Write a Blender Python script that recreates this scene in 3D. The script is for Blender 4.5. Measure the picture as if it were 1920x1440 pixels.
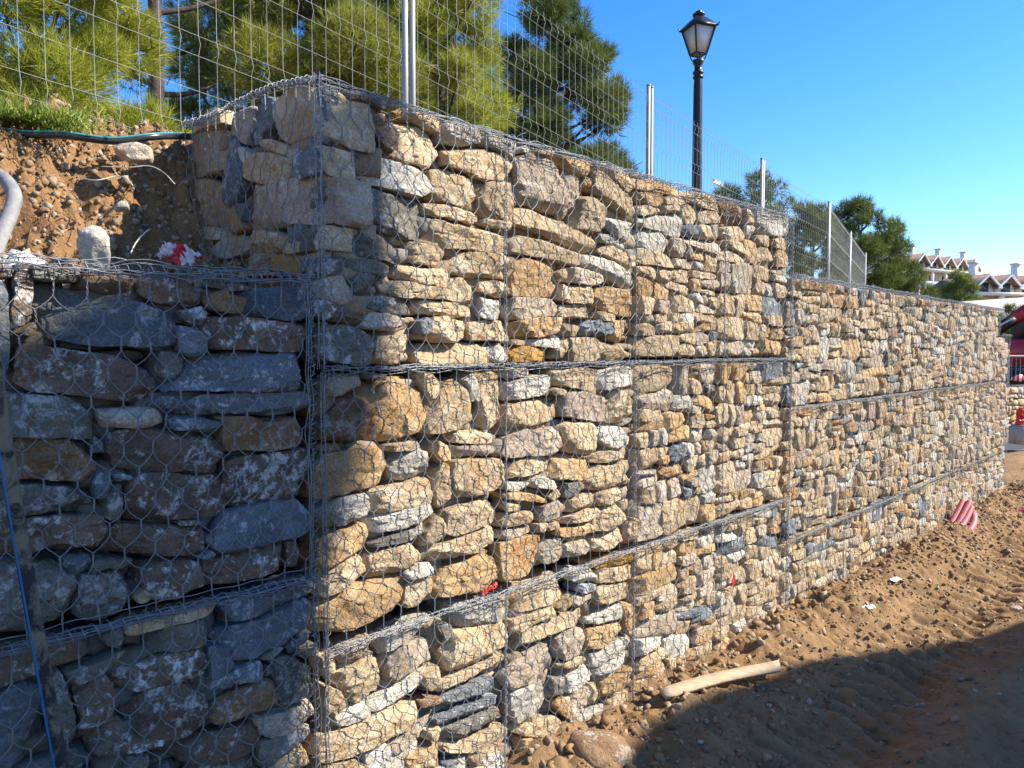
import bpy, bmesh, math, random
import numpy as np
from mathutils import Vector, Matrix

R = math.radians
scene = bpy.context.scene
for o in list(bpy.data.objects):
    bpy.data.objects.remove(o)

# ------------------------------------------------------------------ camera
ZC = 1.9                                    # camera height above the site track
F_PX = 1386.0                               # focal length in pixels of a 1920 px wide picture
PITCH = math.atan(65 / F_PX)
cam_data = bpy.data.cameras.new("camera")
cam_data.sensor_width = 36.0
cam_data.lens = F_PX / 1920 * 36.0
cam_data.clip_start = 0.05
cam_data.clip_end = 3000
cam = bpy.data.objects.new("camera", cam_data)
scene.collection.objects.link(cam)
cam.location = (0, 0, ZC)
cam.rotation_euler = (R(90) - PITCH, 0, 0)
scene.camera = cam

# ------------------------------------------------------------------ sky, sun, exposure
SUN_AZ, SUN_EL = R(90), R(40)               # azimuth clockwise from +Y
world = bpy.data.worlds.new("World")
scene.world = world
world.use_nodes = True
wn, wl = world.node_tree.nodes, world.node_tree.links
bg = wn["Background"]
sky = wn.new("ShaderNodeTexSky")
sky.sky_type = 'NISHITA'
sky.sun_disc = False
sky.sun_elevation = SUN_EL
sky.sun_rotation = SUN_AZ
sky.altitude = 200
sky.air_density = 1.0
sky.dust_density = 0.25
sky.ozone_density = 4.0
hs = wn.new("ShaderNodeHueSaturation")
hs.inputs["Saturation"].default_value = 1.32
hs.inputs["Hue"].default_value = 0.508
wl.new(sky.outputs[0], hs.inputs["Color"])
wl.new(hs.outputs[0], bg.inputs["Color"])
bg.inputs["Strength"].default_value = 0.125
sun_data = bpy.data.lights.new("sun", 'SUN')
sun_data.energy = 4.6
sun_data.angle = R(0.5)
sun_data.color = (1.0, 0.91, 0.77)
sun = bpy.data.objects.new("sun", sun_data)
scene.collection.objects.link(sun)
S_DIR = Vector((math.cos(SUN_EL) * math.sin(SUN_AZ), math.cos(SUN_EL) * math.cos(SUN_AZ), math.sin(SUN_EL)))
sun.rotation_euler = S_DIR.to_track_quat('Z', 'Y').to_euler()
sun.location = (12, 6, 12)
scene.view_settings.view_transform = 'Standard'
scene.view_settings.look = 'None'
scene.view_settings.exposure = 1.25
scene.view_settings.gamma = 1.0
scene.render.engine = 'CYCLES'
scene.cycles.use_denoising = True
scene.cycles.max_bounces = 6
scene.cycles.transparent_max_bounces = 8

# ------------------------------------------------------------------ helpers
rng = np.random.default_rng(7)
random.seed(7)
COL = scene.collection

def spot(px, py, depth):
    """a measured point: picture position (1920 px wide) at a distance along the view"""
    x = (px - 960) / F_PX; z = -(py - 720) / F_PX
    c, s = math.cos(PITCH), math.sin(PITCH)
    v = np.array([x, c + z * s, -s + z * c])
    v = v * (depth / v[1])
    return np.array([v[0], v[1], v[2] + ZC])

P0 = np.array([-.67, 2.6, ZC])
D = np.array([.703, .711, 0.0]); D /= np.linalg.norm(D)
N = np.array([D[1], -D[0], 0.0])
UP = np.array([0, 0, 1.0])
def wp(t, h, z=0.0):
    """wall frame: t along the wall, h above eye level, z out of the face"""
    t = np.asarray(t, float)[..., None]; h = np.asarray(h, float)[..., None]; z = np.asarray(z, float)[..., None]
    return P0 + t * D + h * UP + z * N
def wall_hit(px, py, z=0.0):
    x = (px - 960) / F_PX; w = -(py - 720) / F_PX
    c, s = math.cos(PITCH), math.sin(PITCH)
    r = np.array([x, c + w * s, -s + w * c])
    k = ((P0 + z * N)[:2] @ N[:2]) / (r[:2] @ N[:2])
    p = r * k; p[2] += ZC
    return p

_perm = np.random.default_rng(3).permutation(256)
_perm = np.concatenate([_perm, _perm, _perm])
_g = np.random.default_rng(4).normal(size=(256, 3)); _g /= np.linalg.norm(_g, axis=1)[:, None]
def noise(P):
    P = np.asarray(P, float)
    i = np.floor(P).astype(int); f = P - i; i &= 255
    u = f * f * f * (f * (f * 6 - 15) + 10)
    out = 0
    for dx in (0, 1):
        wx = u[..., 0] if dx else 1 - u[..., 0]
        for dy in (0, 1):
            wy = u[..., 1] if dy else 1 - u[..., 1]
            for dz in (0, 1):
                wz = u[..., 2] if dz else 1 - u[..., 2]
                hsh = _perm[_perm[_perm[i[..., 0] + dx] + i[..., 1] + dy] + i[..., 2] + dz]
                g = _g[hsh]
                out = out + wx * wy * wz * (g[..., 0] * (f[..., 0] - dx) + g[..., 1] * (f[..., 1] - dy) + g[..., 2] * (f[..., 2] - dz))
    return out * 1.6
def fbm(P, octaves=4, gain=.5):
    s = 0; a = 1.0; P = np.asarray(P, float)
    for k in range(octaves):
        s = s + a * noise(P * (2.03 ** k) + 17.3 * k); a *= gain
    return s
def sstep(x):
    x = np.clip(x, 0, 1); return x * x * (3 - 2 * x)

def new_mesh(name, V, F, smooth=True, sharp=None):
    """V (n,3); F one int array or a list of int arrays (m,3) / (m,4)"""
    if not isinstance(F, list): F = [F]
    F = [np.asarray(f, np.int32) for f in F if len(f)]
    me = bpy.data.meshes.new(name)
    V = np.ascontiguousarray(V, np.float32)
    me.vertices.add(len(V)); me.vertices.foreach_set("co", V.ravel())
    loops = np.concatenate([f.ravel() for f in F])
    tot = np.concatenate([np.full(len(f), f.shape[1], np.int32) for f in F])
    start = np.concatenate([[0], np.cumsum(tot)[:-1]]).astype(np.int32)
    me.loops.add(len(loops)); me.loops.foreach_set("vertex_index", loops)
    me.polygons.add(len(tot)); me.polygons.foreach_set("loop_start", start); me.polygons.foreach_set("loop_total", tot)
    if smooth: me.polygons.foreach_set("use_smooth", np.ones(len(tot), bool))
    me.update(calc_edges=True)
    if sharp: me.set_sharp_from_angle(angle=R(sharp))
    return me

def tag(o, label=None, cat=None, group=None, kind=None):
    if label: o["label"] = label
    if cat: o["category"] = cat
    if group: o["group"] = group
    if kind: o["kind"] = kind
    return o
def world_loc(o):
    w = np.array(o.location)
    while o.parent is not None: o = o.parent; w = w + np.array(o.location)
    return w
def link(name, me, mat=None, parent=None, loc=None):
    o = bpy.data.objects.new(name, me); COL.objects.link(o)
    if mat is not None and len(me.materials) == 0: me.materials.append(mat)
    if loc is not None: o.location = loc
    if parent is not None:
        o.parent = parent
        o.location = (np.zeros(3) if loc is None else np.array(loc)) - world_loc(parent)
    return o
def add(name, V, F, mat, parent=None, smooth=True, centre=False):
    V = np.asarray(V, float)
    if centre:
        c = V.mean(0); return link(name, new_mesh(name, V - c, F, smooth), mat, parent, c)
    return link(name, new_mesh(name, V, F, smooth), mat, parent)
def thing(name, loc, label, cat, group=None, kind=None):
    o = bpy.data.objects.new(name, None); COL.objects.link(o); o.location = loc
    o.empty_display_size = .1
    return tag(o, label, cat, group, kind)

class MB:
    """collects shapes for one mesh"""
    def __init__(s): s.V = []; s.T = []; s.Q = []; s.n = 0
    def put(s, V, T=None, Q=None):
        V = np.asarray(V, float).reshape(-1, 3)
        if T is not None and len(T): s.T.append(np.asarray(T) + s.n)
        if Q is not None and len(Q): s.Q.append(np.asarray(Q) + s.n)
        s.V.append(V); s.n += len(V); return s
    def box(s, c, size, rot=None):
        h = np.array(size) / 2
        V = np.array([[x, y, z] for x in (-1, 1) for y in (-1, 1) for z in (-1, 1)], float) * h
        if rot is not None: V = V @ np.asarray(rot).T
        return s.put(V + np.array(c), Q=[[0, 1, 3, 2], [4, 6, 7, 5], [0, 4, 5, 1], [2, 3, 7, 6], [0, 2, 6, 4], [1, 5, 7, 3]])
    def tubes(s, P, r, sides=6, cap=False):
        """P (k,m,3) polylines of equal length; r scalar or (m,) or (k,m)"""
        P = np.asarray(P, float)
        if P.ndim == 2: P = P[None]
        k, m, _ = P.shape
        T = np.gradient(P, axis=1); T /= np.linalg.norm(T, axis=2)[..., None] + 1e-9
        mean = T.mean(1); ref = np.where((np.abs(mean[:, 2]) > .75)[:, None], np.array([1.0, .13, 0]), np.array([0.02, 0.03, 1.0]))
        A = np.cross(T, ref[:, None, :]); A /= np.linalg.norm(A, axis=2)[..., None] + 1e-9
        B = np.cross(T, A)
        r = np.broadcast_to(np.asarray(r, float), (k, m)) if np.ndim(r) else np.full((k, m), float(r))
        th = np.arange(sides) * 2 * np.pi / sides
        V = P[:, :, None, :] + r[..., None, None] * (np.cos(th)[:, None] * A[:, :, None, :] + np.sin(th)[:, None] * B[:, :, None, :])
        base = (np.arange(k) * m * sides)[:, None, None]
        i = np.arange(m - 1)[None, :, None] * sides; j = np.arange(sides)[None, None, :]
        j2 = (j + 1) % sides
        q = np.stack([base + i + j, base + i + j2, base + i + sides + j2, base + i + sides + j], -1).reshape(-1, 4)
        V = V.reshape(-1, 3); T3 = []
        if cap:
            nV = len(V); caps = []
            for a in range(k):
                for e, row in ((0, 0), (1, m - 1)):
                    caps.append(P[a, row]); ci = nV + len(caps) - 1
                    b = a * m * sides + row * sides
                    for jj in range(sides):
                        x, y = b + jj, b + (jj + 1) % sides
                        T3.append([ci, y, x] if e == 0 else [ci, x, y])
            V = np.concatenate([V, np.array(caps)])
        return s.put(V, T=T3, Q=q)
    def lathe(s, prof, c, seg=16):
        prof = np.array(prof, float); m = len(prof)
        th = np.arange(seg) * 2 * np.pi / seg
        V = np.stack([prof[:, None, 0] * np.cos(th), prof[:, None, 0] * np.sin(th), np.repeat(prof[:, 1:2], seg, 1)], -1) + np.array(c)
        i = np.arange(m - 1)[:, None] * seg; j = np.arange(seg)[None]
        q = np.stack([i + j, i + (j + 1) % seg, i + seg + (j + 1) % seg, i + seg + j], -1).reshape(-1, 4)
        return s.put(V, Q=q)
    def prism(s, poly, ex, ey, ez, o, depth):
        """polygon (convex-ish fan) in axes ex, ey from o, extruded along ez"""
        poly = np.array(poly, float); n = len(poly)
        A = np.array(o) + poly[:, :1] * np.array(ex) + poly[:, 1:2] * np.array(ey)
        B = A + np.array(ez) * depth
        T = [[0, i, i + 1] for i in range(1, n - 1)] + [[n, n + i + 1, n + i] for i in range(1, n - 1)]
        Q = [[i, n + i, n + (i + 1) % n, (i + 1) % n] for i in range(n)]
        return s.put(np.concatenate([A, B]), T=T, Q=Q)
    def build(s, name, mat, parent=None, smooth=False, centre=False):
        V = np.concatenate(s.V); F = []
        if s.T: F.append(np.concatenate(s.T))
        if s.Q: F.append(np.concatenate(s.Q))
        return add(name, V, F, mat, parent, smooth, centre)

def rotz(a):
    c, s = math.cos(a), math.sin(a); return np.array([[c, -s, 0], [s, c, 0], [0, 0, 1.0]])
def frame_rot(x, z=UP):
    """rotation whose columns are x, y, z with the given x and about the given z"""
    x = np.asarray(x, float) / np.linalg.norm(x); y = np.cross(z, x); y /= np.linalg.norm(y); z2 = np.cross(x, y)
    return np.stack([x, y, z2], 1)

# ------------------------------------------------------------------ materials
MATS = {}
def nodes(name):
    m = bpy.data.materials.new(name); m.use_nodes = True
    nt = m.node_tree; b = nt.nodes["Principled BSDF"]; MATS[name] = m
    return m, nt, b
def N_(nt, kind, **kw):
    n = nt.nodes.new("ShaderNode" + kind)
    for k, v in kw.items():
        if k in n.inputs: n.inputs[k].default_value = v
        else: setattr(n, k, v)
    return n
def tex_noise(nt, vec, scale, detail=4, rough=.55, dist=0):
    n = N_(nt, "TexNoise"); n.inputs["Scale"].default_value = scale; n.inputs["Detail"].default_value = detail
    n.inputs["Roughness"].default_value = rough; n.inputs["Distortion"].default_value = dist
    nt.links.new(vec, n.inputs["Vector"]); return n.outputs["Fac"]
def ramp(nt, fac, stops):
    r = N_(nt, "ValToRGB"); e = r.color_ramp.elements
    while len(e) < len(stops): e.new(0.5)
    for el, (p, c) in zip(e, stops):
        el.position = p; el.color = (c, c, c, 1) if np.isscalar(c) else (*c, 1)
    nt.links.new(fac, r.inputs[0]); return r.outputs[0]
def mix(nt, fac, a, b, mode='MIX'):
    m = N_(nt, "MixRGB", blend_type=mode)
    for s, v in ((0, fac), (1, a), (2, b)):
        if hasattr(v, "links"): nt.links.new(v, m.inputs[s])
        elif s == 0: m.inputs[0].default_value = v
        else: m.inputs[s].default_value = (*v, 1)
    return m.outputs[0]
def math_(nt, op, a, b=None):
    m = N_(nt, "Math", operation=op)
    for s, v in ((0, a), (1, b)):
        if v is None: continue
        if hasattr(v, "links"): nt.links.new(v, m.inputs[s])
        else: m.inputs[s].default_value = v
    return m.outputs[0]
def bump(nt, bsdf, height, strength=.5, dist=.01):
    b = N_(nt, "Bump"); b.inputs["Strength"].default_value = strength; b.inputs["Distance"].default_value = dist
    nt.links.new(height, b.inputs["Height"]); nt.links.new(b.outputs[0], bsdf.inputs["Normal"])
def obj_vec(nt, jitter=True):
    tc = N_(nt, "TexCoord"); v = tc.outputs["Object"]
    if jitter:
        oi = N_(nt, "ObjectInfo"); a = N_(nt, "VectorMath", operation='ADD')
        mul = math_(nt, 'MULTIPLY', oi.outputs["Random"], 57.0)
        nt.links.new(v, a.inputs[0]); nt.links.new(mul, a.inputs[1]); return a.outputs[0], oi.outputs["Random"]
    return v, None

def stone_mat(name, c1, c2, stain, lichen, lich_amt, stain_amt=.5, grain=1.0):
    m, nt, b = nodes(name)
    v, rnd = obj_vec(nt)
    n1 = tex_noise(nt, v, 7, 5, .6, .6)
    col = ramp(nt, n1, [(.32, c1), (.68, c2)])
    n2 = tex_noise(nt, v, 11, 6, .62, 1.0)
    st = ramp(nt, n2, [(.52, 0.0), (.70, stain_amt)])
    col = mix(nt, st, col, stain)
    n3 = tex_noise(nt, v, 30, 7, .7, .4)
    n3b = tex_noise(nt, v, 6, 3, .5)
    lf = math_(nt, 'ADD', math_(nt, 'MULTIPLY', n3, .65), math_(nt, 'MULTIPLY', n3b, .35))
    li = ramp(nt, lf, [(.53, 0.0), (.60, lich_amt)])
    col = mix(nt, li, col, lichen)
    n4 = tex_noise(nt, v, 120, 4, .7)
    spk = ramp(nt, n4, [(.30, .62), (.60, 1.10)])
    col = mix(nt, 1.0, col, spk, 'MULTIPLY')
    val = math_(nt, 'ADD', math_(nt, 'MULTIPLY', rnd, .42), .80)
    col = mix(nt, 1.0, col, val, 'MULTIPLY')
    nt.links.new(col, b.inputs["Base Color"])
    b.inputs["Roughness"].default_value = .88
    b.inputs["Specular IOR Level"].default_value = .25
    h1 = tex_noise(nt, v, 48, 8, .68, .3); h2 = tex_noise(nt, v, 17, 5, .6, .8)
    hh = math_(nt, 'ADD', h1, math_(nt, 'MULTIPLY', h2, 1.6))
    bump(nt, b, hh, .9 * grain, .014)
    return m
STONE = {
 'g': stone_mat("stone_slate", (.115, .135, .155), (.215, .235, .25), (.27, .20, .12), (.58, .60, .61), .75, .4),
 'd': stone_mat("stone_grey_brown", (.125, .118, .10), (.235, .215, .175), (.26, .18, .10), (.55, .54, .51), .75, .5),
 'b': stone_mat("stone_brown_lichen", (.115, .082, .06), (.25, .19, .135), (.26, .12, .06), (.64, .63, .60), .95, .6),
 't': stone_mat("stone_tan", (.36, .255, .145), (.56, .44, .285), (.43, .24, .09), (.68, .59, .44), .6, .65),
 'o': stone_mat("stone_ochre", (.38, .225, .095), (.54, .375, .195), (.42, .19, .06), (.64, .57, .47), .5, .6),
 'O': stone_mat("stone_orange", (.44, .23, .05), (.54, .32, .10), (.36, .16, .04), (.6, .45, .3), .2, .4),
 'k': stone_mat("stone_dark_ochre", (.19, .115, .06), (.31, .205, .12), (.24, .095, .04), (.56, .52, .45), .6, .55),
 'w': stone_mat("stone_pale", (.40, .37, .31), (.58, .54, .46), (.46, .33, .19), (.72, .69, .61), .5, .5),
 'p': stone_mat("stone_pinkish", (.35, .275, .195), (.50, .415, .32), (.42, .26, .13), (.66, .60, .50), .6, .5),
}
def simple(name, col, rough=.6, metal=0.0, var=0.12, vscale=8, bmp=0.0, bscale=40, spec=.4):
    m, nt, b = nodes(name)
    v, rnd = obj_vec(nt)
    n1 = tex_noise(nt, v, vscale, 5, .6)
    c = np.array(col)
    out = ramp(nt, n1, [(.3, tuple(c * (1 - var))), (.7, tuple(np.minimum(c * (1 + var), 1)))])
    nt.links.new(out, b.inputs["Base Color"])
    b.inputs["Roughness"].default_value = rough; b.inputs["Metallic"].default_value = metal
    b.inputs["Specular IOR Level"].default_value = spec
    if bmp: bump(nt, b, tex_noise(nt, v, bscale, 6, .6), bmp, .01)
    return m
M_WIRE = simple("galvanised_wire", (.23, .245, .26), .45, .4, .25, 30)
M_FENCE = simple("galvanised_fence", (.30, .31, .31), .6, .15, .1, 20)
M_POST = simple("galvanised_post", (.27, .285, .30), .55, .25, .12, 6)
M_IRON = simple("black_painted_iron", (.012, .012, .014), .35, 0, .3, 9, .15, 60)
M_GAP_SHADE = simple("gap_shade_core", (.055, .046, .036), .95, 0, .4, 12, .8, 25)  # core of rubble, near black to paint deep shade behind the gaps

# ================================================================== SETTING: ground
def dirt_mat(name, c1, c2, pale, dark, scale=1.0):
    m, nt, b = nodes(name)
    v, _ = obj_vec(nt, False)
    n1 = tex_noise(nt, v, 2.2 * scale, 6, .6, .5)
    col = ramp(nt, n1, [(.3, c1), (.7, c2)])
    n2 = tex_noise(nt, v, 38 * scale, 6, .7)
    col = mix(nt, ramp(nt, n2, [(.60, 0.0), (.72, .75)]), col, pale)
    n3 = tex_noise(nt, v, 14 * scale, 5, .65)
    col = mix(nt, ramp(nt, n3, [(.30, .7), (.46, 0.0)]), col, dark)
    nt.links.new(col, b.inputs["Base Color"])
    b.inputs["Roughness"].default_value = .95; b.inputs["Specular IOR Level"].default_value = .15
    h = math_(nt, 'ADD', tex_noise(nt, v, 70 * scale, 8, .7), math_(nt, 'MULTIPLY', tex_noise(nt, v, 22 * scale, 5, .6), 1.5))
    bump(nt, b, h, .8, .014)
    return m
M_TRACK = dirt_mat("site_track_earth", (.20, .118, .056), (.30, .195, .10), (.43, .34, .235), (.105, .062, .032))
M_BANK = dirt_mat("bank_earth", (.20, .108, .048), (.31, .185, .085), (.50, .41, .31), (.085, .05, .028))

def axis(fine0, fine1, step, lo, hi, grow=1.35):
    a = list(np.arange(fine0, fine1 + 1e-6, step)); s = step
    while a[-1] < hi: s *= grow; a.append(min(a[-1] + s, hi))
    s = step
    while a[0] > lo: s *= grow; a.insert(0, max(a[0] - s, lo))
    return np.array(a)
def grid_faces(n, m):
    i = np.arange(n - 1)[:, None] * m; j = np.arange(m - 1)[None]
    return np.stack([i + j, i + m + j, i + m + j + 1, i + j + 1], -1).reshape(-1, 4)

def track_h(t, a):
    """height of the site track relative to eye level; a = distance in front of the wall"""
    P = np.stack([t, a, 0 * t], -1)
    near = np.exp(-np.maximum(a, 0) ** 2 / .42)
    far = 1 / (1 + np.exp((np.hypot(t - 5, a) - 22) / 4))
    h = -2.03 - .006 * np.clip(t, -3, 14) + .15 * near * (1 + .45 * noise(P * 1.3 + 3)) + .05 * np.exp(-((a - 1.32) / .16) ** 2)
    h = h + far * (.045 * fbm(P * 1.6, 3) + .02 * fbm(P * 6 + 9, 3) * (.6 + 1.2 * near) + .013 * fbm(P * 24 + 5, 3) + .012 * near * fbm(P * 13 + 25, 3))
    cl = np.maximum(noise(P * 9 + 31) - .18, 0) + .7 * np.maximum(noise(P * 21 + 11) - .2, 0)
    h = h + far * cl * (.025 + .045 * near)
    for c, w, ph in ((.80, .25, 0.0), (1.95, .25, .6)):
        band = np.exp(-((a - c - .05 * np.sin(t * .8)) / w) ** 6)
        lug = np.sin((t + .45 * np.abs(a - c)) * 2 * np.pi / .17 + ph)
        h = h + far * band * (-.045 + .026 * np.tanh(2.2 * lug) * (.5 + .7 * np.clip(noise(P * 2 + 50) + .5, 0, 1)))
    return h
ta = axis(.6, 11.5, .021, -700, 900); aa = axis(-.12, 2.9, .019, -700, 700)
TT, AA = np.meshgrid(ta, aa, indexing='ij')
hh = track_h(TT, AA)
V = wp(TT, hh, AA).reshape(-1, 3)
ground = add("ground", V, grid_faces(len(ta), len(aa)), M_TRACK)
tag(ground, "trampled tan earth of the site track with tyre marks", "ground", kind="structure")

TOPS = [(-9, .24), (0, .93), (3.78, .53), (10.2, .18), (10.8, -2.1)]
def top_at(t):
    out = np.full_like(t, .24)
    for x, h in TOPS[1:]: out = np.where(t >= x, h, out)
    return out
def bank_h(t, b):
    """upper ground behind the wall; b = distance behind the face"""
    P = np.stack([t, b, 0 * t], -1)
    plat = np.interp(t, [-8, 0, 3, 5.3, 9, 13, 40], [1.06, 1.02, .86, .68, .58, .45, -.2])
    s_left = sstep((b - .50 - .10 * noise(P * 1.1 + 4)) / .98)
    left = .13 + (plat - .13) * s_left
    s_r = sstep((b - .9) / 1.2)
    right = (top_at(t) - .16) * (1 - s_r) + plat * s_r
    w = sstep((t - .07) / .10)
    w = w * (1 - sstep((b - 1.08) / .1)) + sstep((t + .1) / 1.0) * sstep((b - 1.08) / .1)
    h = left * (1 - w) + right * w
    h = h - .22 * np.exp(-(((t + .86) / .16) ** 2 + ((b - .95) / .17) ** 2)) * (1 - w)
    h = h - .20 * np.exp(-(((t + .50) / .22) ** 2 + ((b - .73) / .13) ** 2)) * (1 - w)
    h = h - .10 * np.exp(-(((t + .15) / .2) ** 2 + ((b - .95) / .12) ** 2)) * (1 - w)
    rough = sstep((1.9 - b) / .5) * (1 - w) + .25
    h = h + rough * (.085 * fbm(P * 2.7 + 2, 3) + .060 * fbm(P * 9 + 8, 3) + .035 * np.abs(noise(P * 15 + 60)) + .034 * fbm(P * 29 + 1, 2))
    h = h - sstep((b - 9) / 60) * 1.5
    edge = sstep((10.8 - t) / 1.5)
    return h * edge + (-2.2) * (1 - edge)
tb = axis(-1.9, .12, .0135, -300, 400); bb = axis(.34, 2.0, .0135, .30, 500)
TT, BB = np.meshgrid(tb, bb, indexing='ij')
hb = bank_h(TT, BB)
V = wp(TT, hb, -BB).reshape(-1, 3)
bank = add("upper_ground", V, grid_faces(len(tb), len(bb)), M_BANK)
tag(bank, "rough brown earth bank and terrace behind the stone wall", "earth bank", kind="structure")

# ---- rocks as one mass
_t = (1 + 5 ** .5) / 2
ICO_V = np.array([[-1, _t, 0], [1, _t, 0], [-1, -_t, 0], [1, -_t, 0], [0, -1, _t], [0, 1, _t], [0, -1, -_t], [0, 1, -_t], [_t, 0, -1], [_t, 0, 1], [-_t, 0, -1], [-_t, 0, 1]], float)
ICO_V /= np.linalg.norm(ICO_V, axis=1)[:, None]
ICO_F = np.array([[0, 11, 5], [0, 5, 1], [0, 1, 7], [0, 7, 10], [0, 10, 11], [1, 5, 9], [5, 11, 4], [11, 10, 2], [10, 7, 6], [7, 1, 8], [3, 9, 4], [3, 4, 2], [3, 2, 6], [3, 6, 8], [3, 8, 9], [4, 9, 5], [2, 4, 11], [6, 2, 10], [8, 6, 7], [9, 8, 1]])
def ico2():
    V = list(map(tuple, ICO_V)); F = []; cache = {}
    def mid(a, b):
        k = (min(a, b), max(a, b))
        if k not in cache:
            p = (np.array(V[a]) + np.array(V[b])); p /= np.linalg.norm(p); V.append(tuple(p)); cache[k] = len(V) - 1
        return cache[k]
    for a, b, c in ICO_F:
        x, y, z = mid(a, b), mid(b, c), mid(c, a)
        F += [[a, x, z], [b, y, x], [c, z, y], [x, y, z]]
    return np.array(V), np.array(F)
ICO2_V, ICO2_F = ico2()
def rocks(points, sizes, seed=1, lod=1):
    g = np.random.default_rng(seed); k = len(points)
    IV, IF = (ICO_V, ICO_F) if lod == 1 else (ICO2_V, ICO2_F)
    q = g.normal(size=(k, 4)); q /= np.linalg.norm(q, axis=1)[:, None]
    w, x, y, z = q.T
    Rm = np.stack([1 - 2 * (y * y + z * z), 2 * (x * y - z * w), 2 * (x * z + y * w), 2 * (x * y + z * w), 1 - 2 * (x * x + z * z), 2 * (y * z - x * w), 2 * (x * z - y * w), 2 * (y * z + x * w), 1 - 2 * (x * x + y * y)], -1).reshape(k, 3, 3)
    sc = sizes[:, None] * g.uniform(.6, 1.15, (k, 3))
    P = IV[None] * (1 + .36 * g.normal(size=(k, len(IV), 1)))
    P = np.einsum('kij,kvj->kvi', Rm, P * sc[:, None, :]) + points[:, None, :]
    F = (IF[None] + (np.arange(k) * len(IV))[:, None, None]).reshape(-1, 3)
    return P.reshape(-1, 3), F
def pebble_mat(name, cols):
    m, nt, b = nodes(name)
    g = N_(nt, "NewGeometry"); r = ramp(nt, g.outputs["Random Per Island"], [(i / (len(cols) - 1), c) for i, c in enumerate(cols)])
    v, _ = obj_vec(nt, False)
    r = mix(nt, 1.0, r, ramp(nt, tex_noise(nt, v, 60, 5, .6), [(.3, .7), (.7, 1.1)]), 'MULTIPLY')
    nt.links.new(r, b.inputs["Base Color"]); b.inputs["Roughness"].default_value = .92
    bump(nt, b, tex_noise(nt, v, 90, 5, .6), .6, .006)
    return m
M_PEB = pebble_mat("bank_gravel", [(.24, .145, .07), (.34, .24, .15), (.28, .175, .09), (.46, .38, .29), (.22, .13, .065), (.30, .20, .11), (.38, .29, .20)])
M_CLOD = pebble_mat("earth_clods", [(.18, .105, .05), (.27, .175, .088), (.23, .14, .068), (.32, .22, .12), (.40, .31, .21)])
g = np.random.default_rng(11)
k = 12000
t_ = g.uniform(-1.75, .06, k); b_ = .42 + 1.25 * g.random(k) ** .85
s_ = .0035 + .017 * g.random(k) ** 4
p_ = wp(t_, bank_h(t_, b_) + s_ * .25, -b_)
V, F = rocks(p_, s_, 12)
tag(add("bank_gravel", V, F, M_PEB, smooth=False), "loose gravel and stones strewn over the brown bank", "gravel", kind="stuff")
k = 5200
t_ = g.uniform(.7, 11.5, k); a_ = np.abs(g.normal(0, .55, k)) + .01
s_ = .006 + .030 * g.random(k) ** 3.5 * np.exp(-a_)
p_ = wp(t_, track_h(t_, a_) + s_ * .2, a_)
V, F = rocks(p_, s_, 13)
tag(add("earth_clods", V, F, M_CLOD, smooth=False), "crumbled clods of earth along the foot of the wall", "earth clods", kind="stuff")
k = 1500
t_ = g.uniform(.9, 9, k); a_ = g.uniform(.05, 2.9, k)
s_ = .006 + .022 * g.random(k) ** 3
p_ = wp(t_, track_h(t_, a_) + s_ * .1, a_)
V, F = rocks(p_, s_, 15)
tag(add("track_pebbles", V, F, M_PEB, smooth=False), "pebbles pressed into the site track", "pebbles", kind="stuff")

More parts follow.
